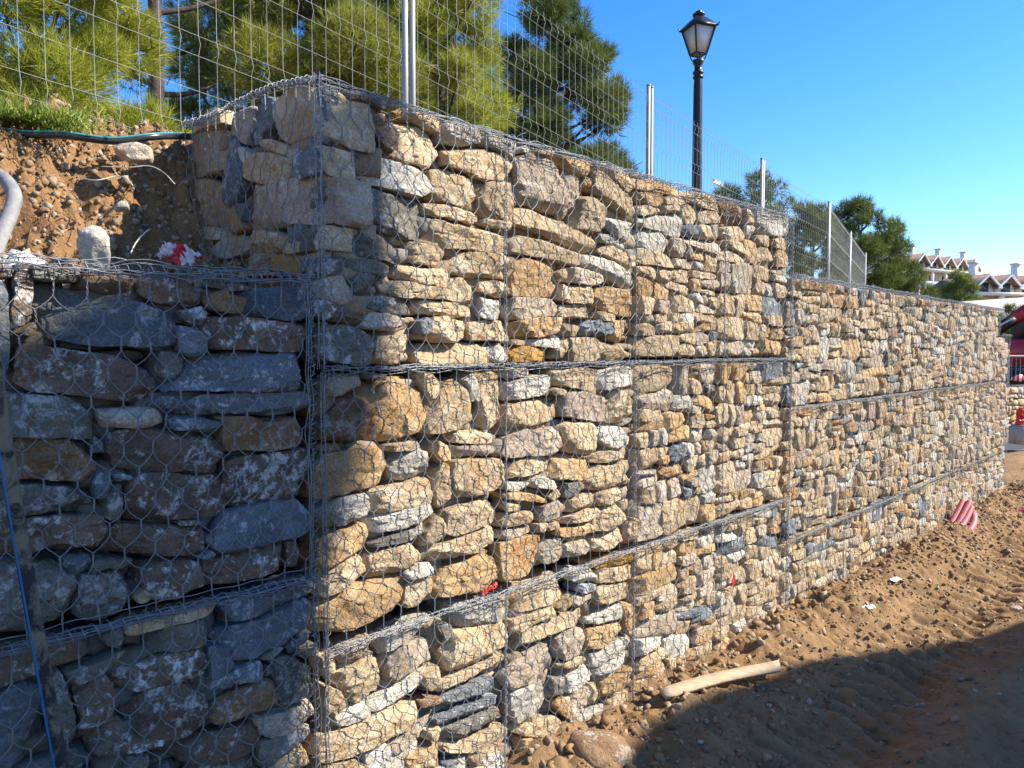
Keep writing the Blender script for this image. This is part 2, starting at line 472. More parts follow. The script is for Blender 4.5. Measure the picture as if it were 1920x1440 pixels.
# ================================================================== GABION WALL
TRACED = """
g -954,176 -924,177 -918,162 -923,-40 -935,-61 -960,-60
b -952,220 -905,223 -902,193 -924,187 -953,185
b -899,224 -863,229 -866,189 -859,180 -866,122 -863,98 -871,79 -904,54 -918,59 -916,96 -903,146 -904,181
d -861,229 -812,233 -765,225 -746,216 -746,194 -766,188 -860,189
b -741,214 -691,218 -608,214 -591,207 -594,183 -633,158 -652,157 -742,172
b -583,213 -507,215 -396,190 -402,159 -420,136 -469,130 -534,139 -584,163
g -859,137 -839,171 -816,177 -726,163 -609,146 -493,119 -482,52 -493,-3 -542,-3 -612,10 -719,10 -774,25 -851,41 -860,84
t -894,43 -858,74 -853,60 -855,41 -872,37
b -891,-12 -880,17 -797,0 -666,-18 -589,-53 -549,-72 -549,-120 -551,-136 -566,-162 -596,-163 -669,-149 -789,-122 -863,-113 -900,-90
d -538,-35 -527,-8 -463,-11 -458,-30 -467,-66 -492,-87 -516,-93 -534,-81
k -397,162 -336,193 -313,172 -266,165 -279,119 -314,117 -383,129
g -272,177 -222,203 -93,213 -66,221 -33,140 -47,111 -102,100 -224,109 -267,116 -254,143
d -370,211 -241,210 -232,196 -319,186 -331,193 -371,199
g -480,114 -406,134 -388,115 -404,72 -456,90
g -481,60 -467,72 -399,63 -401,-6 -417,-19 -450,-22 -474,-5
b -396,78 -373,101 -300,106 -208,99 -62,80 -38,62 -49,0 -97,-9 -257,0 -363,3 -391,17
g -454,-66 -425,-22 -257,-12 -90,-18 -81,-77 -80,-138 -116,-146 -289,-139 -433,-125 -540,-121 -524,-100 -473,-90
g -540,-142 -488,-150 -470,-178 -478,-193 -541,-180 -569,-168
g -470,-189 -439,-158 -406,-146 -259,-146 -99,-150 -44,-146 -24,-172 -35,-209 -80,-225 -198,-221 -291,-213 -350,-202 -390,-211 -462,-204
g -518,-211 -510,-198 -435,-211 -353,-234 -356,-248 -377,-267 -463,-254 -506,-245
k -370,-218 -242,-224 -192,-248 -127,-243 -80,-237 -39,-265 -54,-320 -75,-337 -168,-343 -262,-331 -329,-331 -343,-295 -345,-243
b -681,-252 -642,-239 -542,-242 -463,-259 -374,-275 -346,-309 -339,-364 -359,-379 -410,-386 -545,-372 -620,-352 -666,-342 -666,-313 -691,-290
b -332,-371 -293,-360 -102,-353 -16,-361 -20,-399 -52,-452 -87,-466 -84,-514 -171,-519 -266,-520 -332,-512 -337,-472 -327,-415
b -631,-411 -608,-375 -545,-378 -416,-404 -342,-410 -331,-443 -344,-520 -373,-535 -468,-526 -574,-516 -631,-502
g -344,-531 -235,-525 -88,-522 -57,-558 -33,-594 -30,-639 -55,-653 -173,-654 -268,-663 -329,-663 -375,-648 -386,-619 -374,-587
d -944,-117 -859,-125 -778,-134 -752,-143 -734,-171 -714,-183 -713,-216 -725,-256 -748,-254 -781,-246 -935,-230 -964,-207 -962,-116
p -707,-173 -616,-173 -554,-176 -523,-194 -521,-219 -557,-230 -605,-237 -644,-229 -689,-223 -705,-196
k -934,-242 -867,-243 -768,-260 -746,-289 -720,-323 -711,-344 -721,-366 -762,-371 -827,-361 -910,-349 -968,-336 -965,-240
g -720,-249 -698,-268 -696,-297 -728,-296 -728,-271
g -711,-352 -683,-358 -672,-388 -694,-434 -718,-428 -726,-378
g -676,-364 -645,-365 -614,-382 -658,-390 -672,-383
d -694,-431 -677,-398 -648,-396 -647,-441 -658,-492 -658,-508 -696,-486
d -968,-359 -891,-369 -836,-379 -785,-388 -735,-397 -715,-428 -714,-452 -753,-459 -808,-462 -933,-447 -970,-441
b -971,-448 -893,-461 -809,-467 -707,-481 -695,-496 -699,-540 -709,-566 -726,-581 -755,-570 -789,-549 -821,-538 -849,-547 -896,-558 -956,-543 -973,-537
b -691,-575 -676,-557 -673,-518 -624,-519 -522,-539 -428,-566 -417,-594 -418,-642 -443,-650 -550,-627 -689,-599
g -810,-595 -794,-581 -745,-588 -731,-614 -741,-640 -767,-655 -784,-638
d -736,-631 -720,-611 -622,-626 -624,-647 -644,-653 -699,-636 -730,-650
d -974,-561 -922,-569 -880,-585 -812,-602 -801,-614 -778,-645 -773,-682 -780,-757 -816,-762 -872,-772 -901,-774 -979,-757
d -757,-649 -711,-657 -647,-658 -643,-704 -634,-725 -649,-764 -679,-778 -735,-779 -772,-764 -766,-714 -763,-682
t -617,-740 -591,-716 -574,-750 -595,-767 -615,-759
b -595,-672 -582,-650 -535,-649 -438,-669 -422,-695 -411,-721 -400,-758 -460,-764 -501,-768 -559,-762 -591,-738 -598,-709
b -422,-684 -358,-674 -268,-669 -134,-667 -131,-699 -132,-751 -174,-754 -239,-765 -300,-760 -400,-758 -414,-720
b -127,-665 -86,-676 -80,-718 -95,-759 -128,-752
g -430,-660 -395,-641 -381,-658 -399,-669
b -498,-535 -482,-530 -419,-545 -414,-557 -488,-546
g -409,-598 -392,-593 -383,-609 -398,-623 -409,-615
t -555,-821 -502,-824 -376,-827 -353,-833 -365,-848 -419,-854 -529,-853 -632,-855 -651,-838 -631,-822
g -350,-831 -302,-828 -208,-833 -126,-830 -44,-831 -8,-835 -5,-868 -27,-879 -127,-874 -193,-892 -272,-901 -318,-892 -338,-866
d -532,-863 -475,-864 -397,-868 -395,-927 -404,-947 -504,-941 -557,-934 -570,-921 -561,-885
g -229,-913 -144,-898 -58,-881 -41,-908 -35,-958 -60,-986 -119,-999 -146,-1022 -202,-1025 -243,-1037 -323,-1030 -335,-985 -381,-937 -381,-919 -303,-911
g -402,-960 -378,-961 -343,-974 -335,-1006 -321,-1049 -351,-1057 -401,-1059 -407,-1025
g -395,-1070 -318,-1053 -228,-1057 -222,-1077 -235,-1115 -276,-1114 -319,-1106 -325,-1116 -361,-1128 -390,-1127 -397,-1095
d -224,-1045 -166,-1020 -149,-1034 -166,-1057 -215,-1060
g -139,-1030 -91,-1013 -29,-1014 -47,-1044 -92,-1060 -120,-1063
d -92,-1076 -15,-1060 -12,-1077 -79,-1086
d -183,-1064 -140,-1065 -96,-1091 -52,-1133 -31,-1217 -39,-1228 -95,-1228 -142,-1231 -166,-1229 -171,-1152 -180,-1118
k -397,-1154 -379,-1139 -325,-1134 -270,-1128 -197,-1131 -181,-1149 -175,-1213 -202,-1222 -278,-1229 -324,-1230 -386,-1213 -400,-1179
d -212,-1077 -190,-1084 -187,-1100 -213,-1114
b -631,-1055 -585,-1043 -446,-1056 -412,-1116 -416,-1188 -432,-1214 -469,-1220 -563,-1210 -601,-1186 -626,-1155 -645,-1110
b -751,-1144 -743,-1116 -710,-1104 -662,-1106 -631,-1156 -588,-1183 -531,-1208 -537,-1225 -615,-1214 -700,-1194 -747,-1183
b -563,-1226 -497,-1238 -418,-1242 -324,-1251 -263,-1256 -241,-1285 -239,-1345 -265,-1362 -341,-1350 -429,-1329 -484,-1306 -525,-1278 -564,-1268 -579,-1245
p -260,-1251 -234,-1251 -183,-1254 -81,-1265 -46,-1254 -25,-1284 -26,-1317 -65,-1338 -151,-1335 -200,-1332 -232,-1313
d -236,-1331 -151,-1341 -83,-1345 -30,-1364 -41,-1396 -83,-1402 -118,-1414 -185,-1428 -234,-1421 -243,-1374
t -195,-1431 -135,-1430 -76,-1405 -49,-1452 -43,-1500 -85,-1521 -186,-1491
d -412,-1336 -262,-1367 -256,-1424 -430,-1387 -435,-1338
b -980,-793 -962,-795 -860,-815 -750,-824 -739,-850 -742,-868 -779,-883 -854,-890 -884,-900 -925,-897 -965,-901 -983,-895
d -716,-844 -704,-829 -653,-827 -657,-877 -664,-891 -700,-862
d -811,-908 -748,-908 -662,-891 -652,-900 -653,-926 -682,-941 -730,-947 -776,-956 -794,-947 -802,-929
b -676,-981 -654,-953 -570,-946 -526,-946 -413,-959 -405,-1002 -423,-1034 -479,-1051 -559,-1041 -598,-1039 -638,-1020 -677,-1004
d -854,-900 -822,-905 -811,-936 -802,-981 -787,-1047 -787,-1099 -803,-1122 -821,-1125 -834,-1061 -845,-961
b -786,-978 -776,-963 -730,-960 -700,-960 -686,-999 -682,-1032 -688,-1081 -710,-1094 -741,-1096 -767,-1120 -783,-1127 -774,-1057 -780,-1024
g -984,-933 -966,-927 -894,-907 -878,-934 -869,-993 -858,-1072 -856,-1126 -890,-1133 -931,-1131 -971,-1126 -989,-1119
d -817,-1142 -785,-1144 -775,-1174 -773,-1214 -811,-1198
d -652,-1213 -587,-1239 -595,-1272 -603,-1285 -658,-1262
et 1203,1060 1172,1069 888,1041 838,966 964,978 1127,980 1186,1008
ep 848,946 820,977 758,1015 651,1005 566,968 598,951 576,904 626,839 673,859 705,887 788,919
eg 598,944 558,966 467,984 388,975 403,935 419,891 472,854 510,820 563,824 592,893
et 411,916 381,957 311,963 237,972 142,945 39,917 17,853 12,791 2,722 73,742 147,731 211,749 290,784 385,837 409,875
et 1222,902 1168,968 1068,984 946,970 857,940 815,887 814,812 829,759 900,771 1068,779 1217,807
eg 798,884 747,892 682,843 675,809 628,768 630,725 682,643 716,601 767,596 809,632
ew 674,831 626,825 557,787 558,766 597,749 636,777
et 518,815 465,825 400,809 290,774 257,755 271,731 332,736 504,791
et 598,738 566,764 474,775 367,746 278,723 260,647 335,639 420,643 553,674 607,700
ep 277,739 185,738 129,708 124,657 182,641 260,644 272,689
et 104,707 61,718 3,707 -1,611 46,622 87,657
et 1274,738 1201,776 1009,758 871,718 842,634 865,545 1076,552 1226,594
ep 597,605 560,654 328,628 129,626 2,610 -4,460 23,445 231,470 441,479 625,489 636,534
et 1213,543 1106,550 920,534 814,505 815,471 1007,485 1125,478 1215,518
eo 824,580 732,607 684,551 649,503 763,477 800,526
eg 682,601 621,598 636,529 672,539
ep 1051,465 993,489 966,445 996,406 1053,429
ep 967,439 829,466 675,478 615,434 641,403 754,391 900,375 968,404
et 603,449 554,476 397,458 313,434 315,383 379,374 581,392 610,417
eg 323,460 241,471 153,456 135,424 203,402 293,417
et 314,403 233,403 145,387 137,347 234,356 315,373
et 126,385 78,432 24,440 26,356 117,364
et 901,352 819,380 754,385 781,348 834,335
ep 704,364 678,390 558,387 417,372 435,316 560,317 705,337
eO 435,321 390,367 185,346 196,278 266,283 349,299 435,306
et 782,325 608,318 338,293 339,281 757,309
eg 185,336 118,331 109,296 177,277
eb 147,294 45,305 36,281 92,256 139,269
g 30,919 95,931 105,838 72,793 88,749 98,733 38,721 37,833
b 106,900 123,933 209,944 232,901 162,889 106,891
b 215,941 293,945 317,915 262,893 221,913
b 145,862 238,890 336,900 354,873 366,790 316,745 267,785 202,831 162,836
g 66,802 88,825 139,839 214,828 249,796 273,761 263,715 172,701 154,693 115,741
t 354,884 393,892 471,873 553,874 588,849 581,762 518,727 404,730 328,742 316,770 366,790 373,822
t 393,902 459,927 582,923 574,878 512,871 452,889
o 336,905 367,922 380,904 348,892
w 589,897 617,925 683,934 758,928 805,915 789,878 705,850 595,845
g -5,699 38,716 120,713 131,653 119,617 53,625 5,617
w 131,667 206,690 278,718 353,716 444,711 525,709 531,636 469,601 378,608 290,615 206,616 136,634
t 539,722 595,732 682,720 773,706 781,663 757,597 667,596 538,610 531,668
d 42,604 125,594 193,575 193,536 129,518 118,497 41,510
d 84,467 187,529 181,479 151,451 89,458
d 199,545 217,602 314,597 403,590 496,587 503,498 468,441 402,434 294,453 204,452 187,495
t 510,584 608,592 765,580 772,541 742,529 608,543 510,536
t 516,430 544,524 681,525 835,515 917,495 950,457 908,424 757,421 608,420 537,411
d 40,443 123,443 276,436 363,430 415,409 408,341 337,343 244,342 127,347 22,351 23,403
t 415,368 428,426 489,422 593,405 593,378 536,333 468,341 418,342
t 579,355 644,405 757,410 942,421 950,374 917,325 756,302 651,317
d 21,280 28,328 71,339 119,326 98,291 59,264 27,267
d 127,317 156,335 275,330 337,320 349,290 293,276 214,285 127,293
p 15,233 59,259 121,268 143,221 142,167 97,160 20,181
d 138,255 172,277 226,286 259,253 231,226 154,212
t 343,279 375,328 468,325 614,331 621,309 585,258 501,258 401,267
t 292,255 368,265 467,256 571,246 599,220 578,203 467,203 348,202 292,220
t 600,269 643,300 726,300 764,251 756,206 710,192 606,210
d 160,193 213,205 304,200 400,189 426,138 387,136 273,143 165,163
t 426,174 467,197 535,195 680,196 733,170 733,136 643,134 521,141 433,148
b 3,138 9,176 75,164 177,144 191,115 176,90 68,101 8,114
p 188,93 230,137 348,131 419,109 429,83 399,70 272,73 194,79
g 446,110 507,128 521,101 507,63 452,63
t 514,101 535,129 606,136 650,121 717,117 717,61 679,29 570,31 513,42
t 717,112 827,126 950,124 958,64 916,40 755,39
d 12,8 19,80 96,86 170,73 229,49 241,-1 228,-52 180,-61 83,-45 17,-35
t 253,14 272,50 360,51 412,57 486,47 489,4 458,-44 398,-54 302,-55 246,-47
t 486,4 534,20 679,27 779,22 818,-13 826,-71 755,-76 534,-67 478,-50
w 810,7 950,25 958,-40 933,-58 842,-51
p 38,-121 82,-94 186,-91 197,-142 150,-145 110,-168 43,-170
d 198,-91 301,-99 295,-119 209,-112
k 30,-280 98,-187 133,-157 227,-188 244,-235 214,-284 219,-335 148,-339 19,-323
o 239,-194 307,-125 464,-114 505,-191 498,-261 477,-314 409,-341 331,-350 237,-347 219,-294 250,-256
t 485,-98 555,-105 561,-166 533,-203 512,-207 485,-141
t 519,-219 576,-144 641,-130 693,-160 739,-219 755,-266 685,-330 575,-343 497,-337 504,-272
w 701,-126 755,-99 794,-163 794,-221 739,-219
t 794,-104 899,-100 908,-190 899,-308 825,-350 762,-322 802,-255 794,-185
o 12,-434 51,-385 207,-371 268,-374 298,-421 320,-450 304,-500 217,-520 60,-543 5,-540 0,-476
t 292,-389 305,-370 435,-366 456,-389 422,-402 330,-398
w 323,-445 356,-411 449,-405 517,-422 524,-500 408,-518 355,-512 329,-487
o 539,-424 560,-377 603,-403 603,-459 574,-467
t 655,-391 659,-349 794,-351 891,-388 883,-414 754,-406
p 618,-449 640,-406 809,-416 908,-438 916,-462 793,-459 647,-458
t 639,-604 632,-519 647,-469 785,-467 916,-493 916,-595 833,-620 692,-629
t 552,-498 603,-470 632,-502 624,-614 573,-657 544,-635
w 15,-585 77,-555 205,-544 213,-606 204,-646 98,-653 65,-617 20,-615
t 216,-607 223,-546 342,-536 482,-522 531,-573 552,-614 461,-623 328,-629 222,-633
w 216,-648 265,-635 516,-626 537,-668 393,-704 252,-705 221,-679
d 227,-742 353,-724 488,-709 487,-742 392,-763 239,-760
t 480,-801 487,-748 558,-682 591,-721 587,-766 515,-803
t 601,-768 609,-679 676,-661 808,-652 899,-689 874,-745 753,-772 646,-782
o 7,-770 25,-705 86,-672 197,-662 221,-738 208,-771 119,-784 18,-785
t 208,-848 214,-788 301,-779 419,-775 459,-821 452,-847 358,-876 232,-880
t 480,-842 529,-818 638,-799 753,-786 866,-782 874,-843 753,-873 638,-879 529,-874
o 542,-978 601,-923 714,-906 807,-902 874,-927 874,-1030 800,-1055 675,-1037 549,-1030
w 378,-886 445,-867 508,-869 514,-910 391,-915
t 6,-888 29,-804 131,-791 196,-789 207,-859 159,-884 27,-903
o 4,-995 11,-933 95,-894 213,-891 326,-890 365,-888 378,-939 364,-1006 312,-1030 199,-1048 93,-1045 4,-1034
t 370,-1002 391,-932 500,-923 535,-965 535,-1026 485,-1036 390,-1026
w 285,-1161 298,-1123 430,-1110 527,-1097 527,-1137 389,-1154 297,-1186
p 81,-1142 92,-1105 199,-1100 217,-1136 198,-1167 97,-1167
d 541,-1146 570,-1131 621,-1162 636,-1201 584,-1215
w 652,-1094 674,-1077 941,-1124 971,-1194 941,-1223 744,-1203 659,-1189
t 3,-1115 19,-1110 58,-1141 57,-1176 2,-1169
t 57,-1201 126,-1193 186,-1181 259,-1203 271,-1270 264,-1321 221,-1312 184,-1336 101,-1323 96,-1275 62,-1238
t 11,-1276 18,-1224 79,-1264 101,-1328 50,-1340 11,-1326
p 329,-1203 349,-1187 429,-1178 548,-1201 573,-1265 569,-1303 470,-1317 355,-1324 309,-1309 310,-1245
t 591,-1216 599,-1190 767,-1207 932,-1227 958,-1289 941,-1328 865,-1361 743,-1372 613,-1360 598,-1287
w 208,-1365 296,-1343 348,-1333 469,-1329 469,-1368 401,-1378 321,-1389 214,-1404
t 469,-1362 483,-1339 562,-1324 565,-1376 497,-1399
w 72,-1363 154,-1341 214,-1367 214,-1399 124,-1408 77,-1401
t 525,-1414 561,-1392 673,-1388 832,-1384 941,-1387 967,-1426 832,-1439 673,-1435 568,-1435
t 8,-1495 15,-1422 106,-1422 220,-1412 289,-1415 441,-1436 441,-1480 386,-1516 294,-1519 219,-1527 122,-1531 14,-1512
k 448,-1427 554,-1447 561,-1466 468,-1468
g 568,-1452 673,-1452 806,-1455 907,-1487 915,-1527 806,-1521 673,-1511 583,-1497
p 294,-1546 399,-1537 546,-1496 525,-1533 468,-1558 379,-1601 306,-1600
w 188,-1568 194,-1539 281,-1541 300,-1581 287,-1662 193,-1633
g 590,-1534 673,-1534 766,-1550 898,-1565 890,-1605 672,-1587 597,-1571 539,-1561 539,-1539
t 496,-1574 546,-1570 560,-1604 538,-1624 482,-1602
d 568,-1601 806,-1612 915,-1632 941,-1685 831,-1694 634,-1667 567,-1647
t 379,-1623 560,-1644 563,-1703 523,-1721 385,-1686
t 597,-1676 695,-1690 806,-1697 941,-1717 949,-1789 831,-1786 619,-1713
t 19,-1530 152,-1553 169,-1592 75,-1594 7,-1575
g 581,-1745 664,-1761 687,-1806 596,-1803
w 750,-1772 898,-1819 932,-1920 782,-1876
w 812,901 852,920 1018,918 1018,889 992,843 909,862 836,871
t 606,816 750,838 868,852 933,844 1001,809 967,756 908,738 820,724 750,732 609,752
w 1035,898 1079,924 1105,911 1088,890 1044,882
t 1114,907 1262,929 1253,902 1123,890
p 1018,663 1009,852 1114,889 1187,890 1282,870 1350,844 1341,747 1312,654 1225,655 1124,666 1027,656
p 1331,746 1350,831 1410,835 1421,733 1401,640 1351,615 1321,656
o 1272,912 1359,922 1534,927 1545,870 1482,846 1380,862 1291,884
p 1420,772 1420,830 1492,848 1462,765 1431,722
o 1482,794 1503,850 1545,850 1546,784
t 1556,779 1555,898 1631,904 1791,863 1936,807 1950,709 1852,725 1677,763 1589,777
t 1664,924 1767,941 1935,899 1936,836 1850,837 1768,866 1676,899
t 796,666 836,718 908,738 1001,738 1009,674 984,570 892,564 804,565 796,621
t 1432,605 1451,751 1567,754 1666,714 1656,639 1601,592 1463,596
w 1656,639 1678,675 1877,665 1890,603 1854,571 1736,586
w 1635,548 1645,597 1854,585 1866,544 1807,510 1679,546
t 1001,578 1009,633 1124,636 1263,610 1422,585 1602,545 1602,505 1527,484 1362,514 1170,543 1009,561
t 804,542 819,561 984,564 984,528 867,527 811,532
t 1001,452 992,510 1062,518 1226,504 1362,486 1474,477 1495,433 1402,406 1264,420 1124,433 1009,446
o 992,260 984,390 1080,411 1226,417 1274,377 1303,309 1304,252 1171,245 1001,242
t 1284,365 1342,388 1353,338 1303,322
t 1304,239 1313,310 1373,294 1373,249 1314,233
p 1373,326 1382,398 1464,398 1636,377 1659,331 1517,322 1383,327
t 1353,235 1383,307 1560,318 1593,266 1561,231 1383,223
w 1506,421 1537,477 1635,465 1726,453 1892,388 1905,332 1833,321 1681,374 1527,409
t 1635,499 1668,530 1748,531 1916,490 1929,448 1892,424 1749,468
o 1561,231 1626,309 1693,319 1906,303 1919,254 1895,174 1775,177 1660,201
t 779,259 795,289 867,299 967,282 967,235 908,229 787,248
w 779,145 795,220 941,204 933,138 908,126 795,134
p 967,175 1001,230 1116,236 1265,237 1289,213 1275,161 1152,151 992,128 967,139
t 1304,175 1314,214 1529,223 1572,198 1561,157 1364,151
o 975,68 992,122 1152,145 1324,150 1314,98 1266,72 1125,54 984,62
t 1314,73 1334,124 1466,114 1466,68 1384,60
g 1487,75 1487,141 1594,148 1729,134 1741,93 1639,70 1519,65
t 1594,158 1605,192 1729,183 1729,148 1627,145
o 1730,51 1741,141 1859,166 1848,80 1824,37
t 984,26 1001,44 1080,38 1071,20 1001,20
w 1098,20 1116,45 1305,53 1315,8 1209,8
O 975,-52 984,2 1036,14 1266,-5 1276,-30 1257,-59 1080,-61
t 1285,-30 1315,47 1384,60 1385,-37 1305,-43
t 1385,-51 1394,54 1573,56 1651,29 1629,-12 1574,-59 1416,-61
t 1640,-46 1662,36 1849,23 1886,-34 1850,-66 1686,-60
w 941,-119 967,-84 1098,-86 1089,-117 992,-133
w 950,-167 958,-150 1080,-132 1238,-127 1248,-204 1126,-224 984,-232 958,-198
t 950,-294 967,-252 1126,-242 1267,-230 1316,-265 1316,-330 1172,-352 992,-357 950,-342
t 1267,-153 1315,-103 1457,-93 1586,-109 1586,-197 1521,-208 1386,-183 1276,-173
w 1597,-184 1619,-116 1874,-93 1876,-194 1756,-211 1608,-205
t 1257,-198 1286,-183 1356,-202 1316,-226
p 1326,-272 1356,-221 1447,-205 1543,-223 1688,-257 1700,-320 1689,-369 1577,-361 1366,-327
t 1712,-370 1722,-237 1792,-219 1876,-230 1902,-303 1866,-388 1758,-388
p 941,-468 967,-398 1081,-370 1172,-384 1239,-370 1307,-401 1347,-443 1337,-495 1239,-504 1081,-488 984,-490
t 1307,-388 1366,-360 1566,-374 1599,-417 1556,-530 1388,-506 1347,-456
w 1600,-466 1644,-400 1818,-417 1891,-477 1868,-533 1736,-513
t 932,-564 950,-523 1081,-507 1173,-491 1239,-537 1239,-569 1099,-584 941,-589
o 1259,-610 1307,-525 1418,-516 1535,-548 1557,-626 1525,-657 1318,-630
t 1546,-556 1645,-525 1819,-550 1832,-587 1691,-586 1579,-581
t 1558,-718 1536,-653 1601,-599 1881,-624 1882,-711 1692,-729
w 1099,-617 1173,-595 1259,-631 1288,-668 1230,-666 1099,-636
w 941,-627 949,-598 1081,-615 1072,-639 975,-641
o 924,-649 958,-642 1081,-665 1230,-705 1250,-727 1173,-723 993,-683 932,-668
t 1230,-699 1288,-674 1308,-703 1259,-729
t 932,-711 949,-683 1019,-700 1019,-737 958,-733
t 907,-786 924,-734 1127,-760 1145,-795 1100,-806 941,-804
p 1174,-812 1192,-745 1308,-730 1348,-762 1339,-807 1221,-820
d 1338,-721 1348,-656 1493,-661 1504,-704 1368,-725
t 1349,-782 1369,-738 1580,-735 1614,-781 1452,-811 1369,-798
t 1614,-788 1624,-741 1822,-740 1834,-792 1763,-810 1648,-814
t 1339,-840 1369,-818 1614,-816 1625,-846 1516,-862 1369,-861
t 1146,-858 1136,-818 1211,-825 1193,-860
t 1212,-851 1269,-835 1319,-836 1319,-869 1231,-867
o 1270,-887 1349,-875 1570,-885 1582,-929 1473,-930 1349,-918
p 907,-846 932,-814 1100,-819 1109,-852 949,-860
o 915,-1030 915,-872 1054,-867 1164,-874 1165,-958 1165,-1022 1064,-1045 941,-1045
p 1184,-1000 1231,-919 1329,-917 1350,-994 1330,-1030 1231,-1029
p 1360,-1023 1360,-963 1538,-956 1539,-1025 1432,-1038
t 1593,-924 1648,-828 1859,-832 1860,-890 1812,-941 1660,-943
t 1583,-1040 1604,-968 1824,-957 1850,-1042 1673,-1051
o 1850,-1049 1872,-907 1947,-927 1961,-1041 1887,-1056
t 975,-1189 984,-1122 1100,-1106 1310,-1095 1371,-1128 1381,-1205 1311,-1228 1128,-1221 984,-1210
w 1391,-1140 1401,-1095 1583,-1127 1595,-1185 1454,-1171
O 1572,-1111 1583,-1092 1963,-1119 1957,-1162 1815,-1155 1617,-1134
t 1606,-1195 1606,-1139 1925,-1178 1926,-1238 1791,-1237 1629,-1214
g 1454,-1195 1475,-1179 1618,-1219 1606,-1237 1508,-1235 1454,-1215
t 1596,-1305 1618,-1233 1852,-1258 1878,-1345 1769,-1333 1630,-1328
p 1413,-1253 1444,-1226 1584,-1260 1574,-1293 1476,-1296 1423,-1283
t 975,-1294 984,-1241 1128,-1240 1291,-1243 1301,-1285 1156,-1286 1064,-1300 984,-1309
t 1301,-1259 1392,-1227 1392,-1261 1331,-1286
t 1028,-1378 1064,-1313 1271,-1304 1508,-1318 1520,-1369 1455,-1387 1272,-1377 1156,-1377 1037,-1406
w 1541,-1375 1585,-1359 1805,-1364 1842,-1425 1806,-1445 1586,-1422 1541,-1396
o 1843,-1536 1829,-1363 1928,-1402 1943,-1541
p 1312,-1515 1312,-1421 1434,-1395 1520,-1432 1532,-1526 1456,-1538 1353,-1534
o 1543,-1543 1553,-1441 1758,-1461 1806,-1467 1795,-1530 1643,-1551
p 941,-1495 984,-1459 1156,-1409 1292,-1429 1312,-1508 1272,-1550 1129,-1569 993,-1563
w 1565,-1627 1565,-1571 1724,-1568 1893,-1565 1881,-1621 1701,-1641 1588,-1648
t 1312,-1569 1322,-1545 1521,-1572 1521,-1600 1404,-1591
w 1374,-1673 1394,-1632 1532,-1620 1555,-1683 1436,-1707 1374,-1704
w 1577,-1684 1588,-1659 1882,-1662 1895,-1718 1773,-1724 1633,-1702
d 1273,-1686 1273,-1599 1374,-1632 1364,-1703
w 984,-1625 993,-1578 1233,-1607 1253,-1626 1244,-1709 1148,-1735 1037,-1746 1002,-1701
t 1545,-1821 1566,-1730 1611,-1737 1600,-1812
o 1634,-1824 1656,-1752 1822,-1755 1908,-1737 1884,-1797 1763,-1853
p 1395,-1831 1405,-1731 1533,-1733 1567,-1815 1458,-1846
o 1283,-1736 1313,-1720 1395,-1728 1395,-1851 1334,-1802
d 1375,-1871 1395,-1844 1459,-1874 1438,-1922
w 1459,-1867 1692,-1880 1704,-1920 1535,-1909 1459,-1902
t 1716,-1925 1716,-1873 1884,-1864 1897,-1899 1811,-1921
t 1002,-1771 1120,-1777 1273,-1793 1365,-1867 1354,-1898 1234,-1872 1065,-1808
o 1033,-1866 1056,-1823 1157,-1843 1148,-1872 1047,-1878
"""
def cube_dirs(n):
    idx = {}; V = []; F = []
    lin = np.tan(np.linspace(-1, 1, n + 1) * math.pi / 4)
    def vid(p):
        k = tuple(np.round(p, 5))
        if k not in idx: idx[k] = len(V); V.append(p)
        return idx[k]
    for ax, sg in ((2, 1), (0, 1), (0, -1), (1, 1), (1, -1)):
        for i in range(n):
            for j in range(n):
                q = []
                for (a, b) in ((i, j), (i + 1, j), (i + 1, j + 1), (i, j + 1)):
                    p = [0, 0, 0]; p[ax] = sg; u, v = (ax + 1) % 3, (ax + 2) % 3
                    p[u] = lin[a]; p[v] = lin[b] * sg; q.append(vid(p))
                F.append(q)
    V = np.array(V, float); V /= np.linalg.norm(V, axis=1)[:, None]
    return V, np.array(F)
DIRS = {n: cube_dirs(n) for n in (3, 6, 9, 13, 18)}
TH = np.linspace(-math.pi, math.pi, 145)[:-1]
CS = np.stack([np.cos(TH), np.sin(TH)], 1)
def radial(poly):
    """outline radius by angle about the centroid"""
    p = np.asarray(poly, float); q = np.roll(p, -1, 0)
    cr = p[:, 0] * q[:, 1] - q[:, 0] * p[:, 1]; A = cr.sum() / 2
    c = ((p + q) * cr[:, None]).sum(0) / (6 * A)
    a = p - c; e = q - p
    den = CS[:, None, 0] * e[None, :, 1] - CS[:, None, 1] * e[None, :, 0]
    den = np.where(np.abs(den) < 1e-12, 1e-12, den)
    s = (a[None, :, 0] * e[None, :, 1] - a[None, :, 1] * e[None, :, 0]) / den
    u = (a[None, :, 0] * CS[:, None, 1] - a[None, :, 1] * CS[:, None, 0]) / den
    ok = (s > 0) & (u >= -1e-6) & (u <= 1 + 1e-6)
    r = np.where(ok, s, 0).max(1)
    r = np.where(r <= 0, np.median(r[r > 0]), r)
    r = .8 * r + .1 * (np.roll(r, 1) + np.roll(r, -1))
    return c, r, abs(A)
